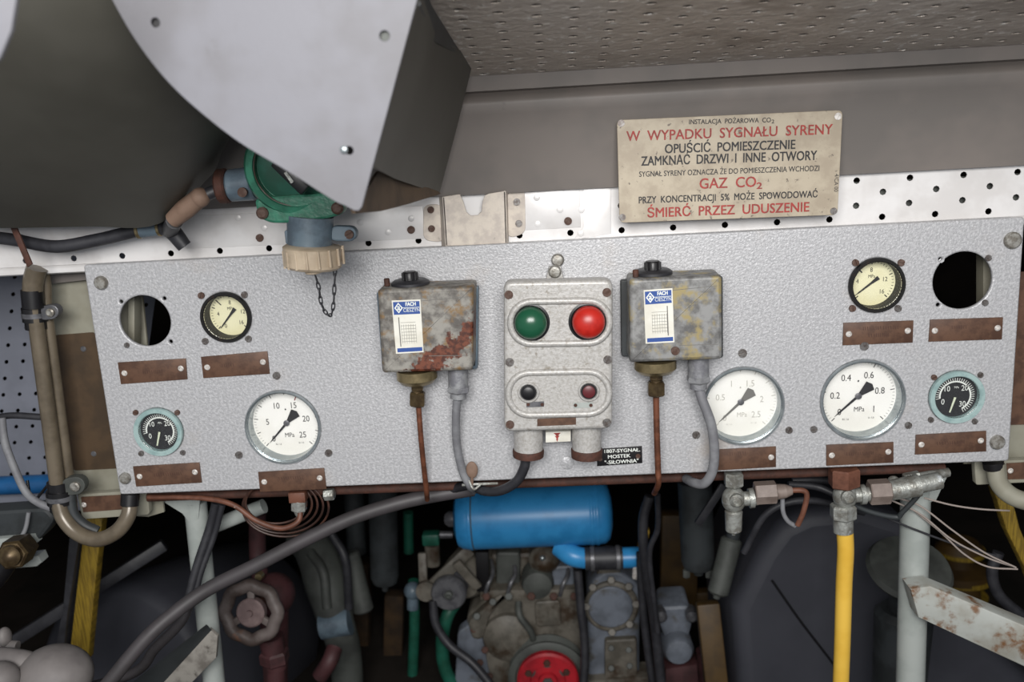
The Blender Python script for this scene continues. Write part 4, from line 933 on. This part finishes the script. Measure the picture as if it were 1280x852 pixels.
# right white post and rusty box section brace
t = thing('support_post', 'pale grey vertical tube post under the right end of the panel', 'post', at(1138, 880, .08))
MB().cyl(at(1145, 600, .08), at(1137, 885, .08), 18.5*pxm(.08), seg=32).build('tube', M['post'], t)
MB().prism(A([(1150, 600), (1184, 596), (1170, 626), (1160, 628), (1152, 640)], .066), (0, .004, 0), .001).build('gusset', M['post'], t)
t = thing('box_section_brace', 'rust streaked pale box section bar slanting from the right post', 'brace', at(1230, 800, .03))
a, b = [at(1138, 736, .03), at(1163, 732, .03), at(1330, 802, -.02), at(1330, 853, -.02), at(1290, 838, -.01), at(1148, 772, .03)], None
MB().prism(a, (0, .03, 0), .003).build('bar', M['postrust'], t)
for i, (lab, pts) in enumerate((('uppermost of the thin pale wires crossing the right post', [(1118, 621), (1150, 632), (1190, 662), (1230, 690), (1270, 709)]),
        ('second of the thin pale wires crossing the right post', [(1112, 624), (1150, 642), (1190, 674), (1235, 697), (1268, 708)]),
        ('thin pale wire sagging lowest right of the right post', [(1140, 636), (1175, 664), (1205, 692), (1235, 708), (1272, 711)]),
        ('thin dark wire crossing the right post from the left', [(1070, 632), (1110, 648), (1150, 664), (1200, 682), (1244, 694)]),
        ('thin pinkish wire running level right of the right post', [(1155, 622), (1190, 631), (1225, 636), (1262, 638)]))):
    solo(MB().tube(A(pts, .045+i*.004), .0012 if i != 3 else .0015, 8), 'thin_wire', M['wire' if i != 3 else 'cable'], lab, 'wire', 'thin wires at the right post')
solo(MB().tube(A([(1060, 628, .035), (1090, 640, .035), (1120, 646, .035), (1128, 640, .03), (1148, 618, .02), (1144, 612, .02), (1134, 614, .02)]), .0034), 'dark_cable', M['darkmetal'], 'dark looped cable in front of the right post', 'cable')
for i, (lab, pts) in enumerate((('black cable curving behind the galvanised T cock', [(930, 690, .12), (960, 640, .1), (1010, 625, .1), (1080, 640, .12)]), ('upper black cable running between the two T cocks', [(985, 605, .1), (1020, 608, .1), (1045, 618, .09), (1075, 632, .08)]), ('lower black cable between the two T cocks', [(990, 600, .11), (1030, 600, .11), (1080, 610, .11)]))):
    solo(MB().tube(A(pts), .005), 'black_cable', M['cable'], lab, 'cable')
# far right end: tray, elbow, yellow strip, brown board
t = thing('label_tray', 'cream tray with brown nameplate at the right edge below the panel', 'nameplate', at(1270, 605, .05))
MB().prism(A(rpoly([(1218, 577), (1300, 574), (1300, 602), (1220, 606)], 3), .05), (0, .01, 0), .001).build('tray', M['creamboard'], t)
MB().prism(A([(1258, 579), (1310, 576), (1310, 598), (1260, 599)], .0485), (0, .0012, 0)).build('plate', M['copper'], t)
MB().lathe(at(1263, 588, .0485), F, [(.0037, 0), (.0037, .0008), (.0025, .0018), (.0012, .0002)], 14).build('rivet', M['rivet'], t)
t = thing('cream_board', 'cream painted board behind the right end of the panel', 'board', at(1280, 570, .07))
MB().prism(A([(1210, 400), (1330, 395), (1330, 575), (1205, 580)], .075), (0, .004, 0), .001).build('board', M['creamboard'], t)
MB().prism(A([(1262, 340), (1330, 338), (1330, 529), (1258, 531)], .0725), (0, .0014, 0)).build('brown_panel', M['copper'], t)
solo(MB().tube(A([(1244, 580, .03), (1248, 602, .025), (1262, 618, .02), (1285, 627, .015), (1320, 632, .01)]), .0115, 20), 'beige_elbow', M['creamboard'], 'beige hose elbow leaving the panel bottom at the right edge', 'hose')
solo(MB().cyl(at(1241, 576, .03), at(1242.5, 585, .03), .0128, bev=.001), 'elbow_collar', M['black'], 'black collar at the top of the right beige elbow', 'collar')
solo(MB().prism(A([(1242, 612), (1264, 618), (1275, 660), (1300, 720), (1300, 760), (1282, 712), (1258, 662)], .25), (0, .02, 0), .002), 'yellow_belt', M['yellowold'], 'old yellow strip slanting down at the right edge', 'strip')
solo(MB().tube(A([(1248, 690, .3), (1240, 715, .3), (1250, 745, .3), (1285, 775, .3)]), .009), 'dark_hose', M['cable'], 'dark hose loop behind the rust streaked brace at right edge', 'hose')
# dark valve behind the right post
t = thing('dark_valve', 'dark handwheel valve in the shade behind the right post', 'valve', at(1120, 870, .5))
k = pxm(.28)
MB().lathe(at(1135, 715, .26), Vector((.05, -.45, 1)), [(50*k, 0), (54*k, .008), (50*k, .016), (30*k, .02), (10*k, .03), (0, .03)], 32).build('handwheel', M['midmetal'], t)
MB().cyl(at(1130, 715, .27), at(1125, 770, .3), 16*k).cyl(at(1130, 760, .3), at(1122, 880, .3), 38*k, 34*k, 28, .01).build('valve_body', M['darkmetal'], t)
t = thing('yellow_valve', 'old yellow valve stack in the dark right of the right post', 'valve', at(1205, 800, 1.08)); k = pxm(1.08)
MB().lathe(at(1200, 676, 1.08), -up, [(22*k, 0), (30*k, .02), (20*k, .03), (20*k, .06), (40*k, .07), (40*k, .09), (26*k, .1), (30*k, .16), (44*k, .18), (40*k, .25)], 28).build('body', M['ochre'], t)
for y_, r in ((690, 30), (720, 40), (748, 34)): MB().lathe(at(1200, y_, 1.08), up, [(r*k, 0), (r*k, .012)], 28).build('yellow_flange', M['yellowold'], t)

# ================================================================ engine room behind the panel
t = thing('dark_tank', 'large dark slate tank behind the yellow pipe', 'tank', at(1060, 900, .6))
MB().prism(A([(950, 690), (975, 655), (1010, 638), (1080, 632), (1130, 648), (1165, 690), (1185, 760), (1330, 880), (1330, 960), (930, 960), (916, 760)], .45), (0, .35, -.03), .03, 4).build('shell', M['tankdark'], t)
MB().tube(A([(965, 725, .444), (1000, 775, .444), (1042, 830, .444), (1062, 862, .444)]), .002).build('seam', M['black'], t)
# blue expansion tank
BY_ = .62; k = pxm(BY_)
t = thing('blue_tank', 'glossy blue cylindrical tank with end bands under the panel', 'tank', at(664, 690, BY_))
a, b = at(571, 648, BY_), at(762, 640, BY_); d = (b-a).normalized(); L_ = (b-a).length; r = 41*k
MB().lathe(a-d*.006, d, [(0, 0), (r*.6, .003), (r*.88, .009), (r*.97, .018), (r, .03), (r, L_-.02), (r*.97, L_-.005), (r*.85, L_+.004), (r*.5, L_+.01), (0, L_+.012)], 56).build('shell', M['blue'], t)
for q in (.095, .88, .915): MB().lathe(a+d*L_*q, d, [(r*1.0, -.004), (r*1.018, -.002), (r*1.018, .002), (r, .004)], 56).build('weld_band', M['blue'], t)
for q in (.11,): MB().lathe(a+d*L_*q, d, [(r*1.0, -.0015), (r*1.01, 0), (r, .0015)], 56).build('worn_seam', M['midmetal'], t)
MB().lathe(a-d*.004, -d, [(.016, 0), (.016, .012), (.01, .02)], 18).build('stub', M['steel'], t)
t = thing('coolant_pipe', 'blue pipe with black rubber sleeve and clamps under the blue tank', 'pipe', at(755, 708, .6))
p = at(724, 697, .58)
MB().tube(A([(700, 682, .6), (716, 694, .58), (735, 698, .58)]), [.022, .021, .020], 20).build('elbow', M['blue'], t)
MB().tube(A([(774, 697, .58), (802, 696, .58)]), .0205, 20).build('pipe', M['blue'], t)
q0, q1 = at(731, 698, .58), at(778, 696.5, .58)
MB().cyl(q0, q1, .0228).build('sleeve', M['cable'], t)
for u in (.14, .82): MB().lathe(q0.lerp(q1, u), q1-q0, [(.0225, 0), (.0245, .001), (.0245, .008), (.0225, .009)], 28).build('hose_clamp', M['steel'], t)
MB().cyl(at(795, 706, .57), at(794, 722, .57), .006).build('sensor', M['rivet'], t)

E0 = .72; k = pxm(E0)
eng = thing('marine_engine', 'worn grey engine with red crank pulley below the blue tank', 'engine', at(680, 890, E0+.1))
MB().prism(A(rpoly([(582, 770), (612, 744), (640, 736), (728, 737), (732, 800), (728, 900), (612, 900), (588, 830)], 12), E0), (0, .1, 0), .014, 3).build('timing_cover', M['engine'], eng)
MB().prism(A(rpoly([(572, 790), (592, 776), (604, 800), (622, 900), (566, 900)], 5), E0-.006), (0, .03, 0), .004).build('mount_plate', M['enginegrey'], eng)
MB().prism(A(rpoly([(584, 778), (622, 744), (636, 742), (612, 770), (604, 800), (590, 800)], 6), E0-.02), (0, .04, 0), .008).build('water_outlet', M['engine'], eng)
MB().lathe(at(636, 794, E0), F, [(36*k, -.01), (34*k, .012), (24*k, .022), (0, .026)], 36).build('cover_boss', M['engine'], eng)
MB().prism(A([(600, 738), (728, 736), (728, 748), (600, 750)], E0-.012), (0, .1, 0), .003).build('head_flange', M['engine'], eng)
MB().prism(A(rpoly([(612, 692), (725, 688), (728, 738), (612, 742)], 8), E0+.05), (0, .2, 0), .01).build('cylinder_head', M['engine'], eng)
MB().prism(A(rpoly([(620, 690), (650, 690), (650, 735), (620, 736)], 5), E0+.02), (0, .06, 0), .006).build('oil_filler', M['midmetal'], eng)
MB().prism(A(rpoly([(690, 708), (717, 706), (718, 733), (690, 735)], 4), E0+.01), (0, .05, 0), .005).build('bracket', M['enginegrey'], eng)
for x in (608, 636, 664, 692, 718): MB().hexa(at(x, 745, E0-.012), at(x, 745, E0-.022), .009).build('bolt', M['rust' if x % 3 else 'midmetal'], eng)
th = MB().lathe(at(672, 726, E0+.01), F, [(22*k, -.03), (22*k, .01), (19*k, .022), (8*k, .028), (0, .028)], 28).build('thermostat_housing', M['midmetal'], eng)
MB().lathe(at(680, 698, E0+.01), F, [(20*k, -.03), (20*k, .006), (14*k, .018), (6*k, .028), (0, .03)], 24).build('filler_cap', M['engine'], eng)
MB().ball(at(678, 697, E0-.024), .006).build('grease_cap', M['chrome'], eng)
for i, x in enumerate((606, 634, 700)):
    MB().tube(A([(x, 744, E0-.012), (x+4, 730, E0-.02), (x+10, 716, E0), (x+8, 700, E0+.04)]), .0045).build('injector_pipe', M['steel'], eng)
for x, y in ((592, 786), (606, 812), (612, 845), (600, 828)): MB().hexa(at(x, y, E0-.006), at(x, y, E0-.018), .008).build('bolt', M['rust'], eng)
for x, y in ((596, 770), (616, 752)): MB().hexa(at(x, y, E0-.02), at(x, y, E0-.032), .008).build('bolt', M['midmetal'], eng)
MB().prism(A(rpoly([(668, 752), (700, 750), (702, 782), (670, 784)], 5), E0-.008), (0, .02, 0), .004).build('inspection_plate', M['engine'], eng)
MB().tube(A([(648, 752, E0-.01), (650, 770, E0-.03), (664, 790, E0-.03), (668, 808, E0-.01)]), .007).build('oil_line', M['midmetal'], eng)
# crank pulley
pc = at(685, 846, E0-.05); 
pl = MB().lathe(pc, F, [(46*k, -.05), (52*k, -.03), (46*k, -.02), (46*k, -.012), (52*k, -.002), (53*k, .004), (48*k, .008), (44*k, .008), (42*k, .002), (0, .002)], 56).build('pulley', M['midmetal'], eng)
MB().lathe(pc, F, [(41*k, .002), (41*k, .014), (38*k, .018), (24*k, .018), (22*k, .012), (13*k, .012), (12*k, .02), (0, .02)], 48).build('red_face', M['engred'], pl)
for i in range(6):
    a = 2*PI*i/6+PI/6; c = pc+F*.012+Vector((math.cos(a)*29*k, 0, math.sin(a)*29*k)); MB().lathe(c, F, [(.015, .0005), (.015, .002), (.011, .003), (.011, .001), (0, .001)], 20).build('bolt_recess', M['wheel'], pl); MB().hexa(c, c+F*.012, .0075).build('bolt', M['rust'], pl)
MB().lathe(pc+F*.018, F, [(8*k, 0), (8*k, .006), (4*k, .008), (0, .006)], 6).build('centre_bolt', M['midmetal'], pl)
# gear cover on the right
MB().prism(A(rpoly([(734, 742), (744, 722), (758, 712), (776, 714), (796, 728), (803, 745), (800, 770), (799, 900), (736, 900)], 8), E0-.02), (0, .12, 0), .008, 3).build('gear_case', M['enginegrey'], eng)
MB().lathe(at(764, 756, E0-.02), F, [(36*k, 0), (36*k, .008), (33*k, .012)], 44).build('cover_flange', M['engine'], eng)
lid = MB().lathe(at(763, 757, E0-.03), F, [(29.5*k, 0), (29.5*k, .006), (28*k, .008), (0, .008)], 44).build('round_lid', M['enginegrey'], eng)
for x, y in ((764, 725), (795, 755), (765, 790), (733, 758), (786, 733), (787, 780), (741, 734)): MB().hexa(at(x, y, E0-.03), at(x, y, E0-.042), .0085).build('bolt', M['engine'], lid)
MB().prism(A([(752, 705), (770, 704), (776, 716), (746, 718)], E0-.03), (0, .05, 0), .004).build('top_cap', M['engine'], eng)
MB().prism(A(rpoly([(756, 800), (796, 798), (797, 848), (756, 850)], 4), E0-.035), (0, .03, 0), .004).build('side_cover', M['engine'], eng)
MB().prism(A([(720, 852), (812, 846), (830, 900), (720, 900)], E0-.045), (0, .06, 0), .005).build('foot', M['engine'], eng)
for x, y in ((764, 810), (786, 812), (764, 835), (787, 832)): MB().hexa(at(x, y, E0-.035), at(x, y, E0-.046), .007).build('bolt', M['midmetal'], eng)
# alternator
t = thing('alternator', 'grey alternator with round pulley at left of the engine', 'alternator', at(565, 765, .7)); k2 = pxm(.68)
pa = at(561, 742, .66)
MB().lathe(pa, F, [(21*k2, -.06), (24*k2, -.04), (20*k2, -.028), (24*k2, -.014), (24*k2, 0), (22*k2, .004), (9*k2, .004), (8*k2, .0), (0, .0)], 40).build('pulley', M['steel'], t)
MB().lathe(pa, F, [(6*k2, -.002), (6*k2, .008), (3*k2, .01), (0, .006)], 6).build('nut', M['midmetal'], t)
MB().lathe(at(585, 715, .76), Vector((-.3, -1, 0)), [(30*k2, -.1), (33*k2, -.08), (33*k2, .02), (26*k2, .04), (10*k2, .05), (0, .05)], 36).build('body', M['engine'], t)
MB().bar(at(533, 738, .68), at(588, 686, .7), .026, .012, .003).lathe(at(533, 738, .675), F, [(.022, -.006), (.022, .006), (.012, .006)], 20).build('bracket_arm', M['engine'], t)
MB().bar(at(570, 702, .67), at(598, 734, .68), .02, .012, .003).build('bracket_arm', M['engine'], t)
MB().bar(at(528, 690, .72), at(530, 742, .7), .018, .016, .003).build('bracket_arm', M['engine'], t)
t = thing('green_pump', 'small green pump cap left of the blue tank', 'pump', at(540, 690, .75)); 
MB().box(at(539, 672, .72), (.036, .03, .026), None, .004).build('cap', M['greenpipe'], t); MB().cyl(at(540, 680, .73), at(541, 705, .73), .016).build('stem', M['engine'], t)
MB().cyl(at(550, 668, .72), at(566, 668, .72), .008).build('nozzle', M['steel'], t)
solo(MB().tube(A([(575, 745, .74), (560, 768, .72), (553, 800, .72), (558, 840, .72), (585, 880, .72)]), .0145), 'green_pipe', M['greenpipe'], 'green pipe bending beneath the alternator', 'pipe')
solo(MB().tube(A([(517, 725, .8), (518, 780, .8), (514, 880, .8)]), .012), 'green_pipe', M['greenpipe'], 'straight green vertical pipe left of the alternator', 'pipe')
solo(MB().tube(A([(510, 640, .9), (511, 690, .9)]), .012), 'green_pipe', M['greenpipe'], 'short dim green pipe behind the thick grey hose', 'pipe')
solo(MB().ball(at(516, 738, .78), .02).cyl(at(516, 738, .78), at(516, 760, .78), .013), 'blue_union', M['bluegrey'], 'dull blue union on the straight green pipe', 'fitting')
solo(MB().tube(A([(541, 750, .66), (545, 780, .65), (562, 806, .64), (592, 830, .62), (625, 870, .6)]), .009), 'black_hose', M['cable'], 'black hose looping below the alternator', 'hose')
solo(MB().tube(A([(722, 712, .64), (726, 760, .63), (731, 810, .62), (728, 880, .6)]), .009), 'black_hose', M['cable'], 'black hose running down between red pulley and round lid', 'hose')
solo(MB().prism(A([(594, 690), (610, 690), (612, 740), (596, 740)], .7), (0, .02, 0), .003), 'vee_belt', M['black'], 'black belt between the alternator and the oil filler', 'belt')
# right of the engine
for lab, pts, r in (('thick black hose right of the blue tank', [(812, 620, .5), (804, 650, .5), (806, 700, .5), (816, 760, .5), (824, 830, .5), (830, 890, .5)], .0095), ('outer black hose right of the round lid', [(800, 690, .54), (802, 740, .54), (808, 800, .54), (818, 870, .54)], .0075),
        ('thin dark cable beside the thick black hose', [(822, 618, .4), (822, 660, .42), (812, 690, .43), (816, 740, .44), (822, 790, .45)], .005)):
    solo(MB().tube(A(pts), r), 'black_hose', M['cable'], lab, 'hose')
t = thing('filter_canister', 'dark grey cylindrical filter canister right of the copper capillary', 'filter', at(870, 715, .5)); k = pxm(.5)
a, b = at(868, 600, .5), at(873, 710, .5)
MB().lathe(a, b-a, [(22*k, 0), (22*k, (b-a).length*.9), (19*k, (b-a).length*.98), (8*k, (b-a).length), (6*k, (b-a).length+.012), (0, (b-a).length+.012)], 32).build('canister', M['darkmetal'], t)
for x in (858, 886): MB().hexa(at(x, 712, .49), at(x, 721, .49), .007).build('bolt', M['midmetal'], t)
t = thing('tilted_cylinder', 'tilted dark grey cylinder beside the filter canister', 'cylinder', at(900, 745, .45))
MB().cyl(at(915, 672, .47), at(897, 742, .45), 14*pxm(.45), seg=26, bev=.004).lathe(at(897, 741, .45), at(897, 742, .45)-at(915, 672, .47), [(.008, 0), (.006, .01)], 14).build('body', M['midmetal'], t)
MB().cyl(at(921, 650, .47), at(915, 674, .47), 9*pxm(.45)).build('rod', M['darkmetal'], t)
solo(MB().bar(at(905, 605, .3), at(872, 655, .3), .013, .008, .002), 'black_lever', M['cable'], 'black lever slanting in front of the filter canister', 'lever')
t = thing('ochre_frame', 'ochre painted steel frame behind the pumps right of the engine', 'frame', at(880, 880, .9))
MB().bar(at(850, 640, .9), at(846, 770, .9), .085, .04, .004).build('post', M['ochre'], t); MB().bar(at(884, 752, .48), at(898, 880, .44), .042, .03, .004).build('post', M['ochre'], t)
MB().bar(at(820, 750, .92), at(905, 745, .9), .04, .03, .004).build('cross_bar', M['ochre'], t)
MB().bar(at(806, 660, .86), at(800, 700, .86), .02, .02, .002).build('yellow_rod', M['yellow'], t)
t = thing('grey_pump', 'small grey pump with round end cap right of the engine', 'pump', at(848, 870, .6)); k = pxm(.6)
MB().prism(A(rpoly([(826, 758), (862, 756), (866, 780), (860, 800), (832, 802), (824, 780)], 6), .6), (0, .08, 0), .008).build('body', M['enginegrey'], t)
MB().lathe(at(848, 812, .58), F, [(20*k, -.05), (21*k, 0), (17*k, .01), (7*k, .014), (0, .014)], 32).build('end_cap', M['enginegrey'], t)
for x in (826, 864): MB().lathe(at(x, 768, .59), F, [(8*k, -.02), (8*k, .01), (4*k, .016), (0, .016)], 16).build('port', M['steel'], t)
MB().prism(A([(832, 836), (872, 830), (876, 880), (832, 880)], .6), (0, .06, 0), .004).build('pump_foot', M['redpipe'], t)
solo(MB().tube(A([(882, 812, .6), (886, 850, .6), (884, 890, .6)]), .02), 'maroon_pipe', M['redpipe'], 'maroon pipe right of the small grey pump', 'pipe')
# left of the engine, in the dark
t = thing('exhaust_bend', 'dim grey cast pipe bend behind the handwheel', 'pipe', at(420, 880, .7)); k = pxm(.7)
MB().tube(A([(372, 672, .8), (395, 690, .75), (408, 730, .7), (420, 775, .68), (432, 820, .68), (436, 890, .68)]), [.03, .045, .045, .038, .034, .034], 22).build('bend', M['midmetal'], t)
MB().tube(A([(388, 690, .70), (404, 715, .66), (409, 760, .64)]), .01).build('rib', M['midmetal'], t)
MB().cyl(at(402, 782, .66), at(438, 776, .66), 18*k).build('flange', M['bluegrey'], t)
solo(MB().cyl(at(436, 690, .72), at(455, 764, .7), 14*pxm(.7), seg=24, bev=.004), 'dim_cylinder', M['midmetal'], 'slanted dim grey cylinder between the pipe bend and hanging canister', 'cylinder')
solo(MB().tube(A([(415, 668, .68), (432, 700, .66), (436, 760, .66)]), .009), 'dim_hose', M['cable'], 'black hose over the dim grey pipe bend', 'hose')
t = thing('filter_canister', 'dim hanging grey canister left of the alternator', 'filter', at(480, 730, .7))
a, b = at(478, 600, .72), at(481, 727, .72); k = pxm(.72)
MB().lathe(a, b-a, [(19*k, 0), (19*k, (b-a).length*.94), (16*k, (b-a).length), (5*k, (b-a).length+.004), (4*k, (b-a).length+.02), (0, (b-a).length+.02)], 30).build('canister', M['darkmetal'], t)
solo(MB().cyl(at(442, 610, .85), at(446, 690, .85), 13*pxm(.85)), 'dim_pipe', M['darkmetal'], 'dim vertical pipe behind the thick grey hose', 'pipe')
t = thing('oily_frame', 'oily brown steel frame in the dark left of the engine', 'frame', at(480, 890, .95))
MB().bar(at(450, 700, .95), at(450, 900, .95), .05, .05, .004).build('post', M['hullbrown'], t); MB().bar(at(494, 740, .9), at(490, 900, .9), .045, .04, .004).build('post', M['hullbrown'], t)
MB().bar(at(430, 810, 1.3), at(520, 800, 1.3), .24, .04, .004).build('panel', M['hullbrown'], t); MB().bar(at(350, 720, 1.3), at(400, 820, 1.3), .12, .04, .004).build('plate', M['hullbrown'], t)
solo(MB().tube(A([(400, 845, .5), (412, 826, .5), (418, 810, .52)]), .016), 'maroon_pipe', M['redpipe'], 'short maroon pipe at the bottom right of the handwheel', 'pipe')
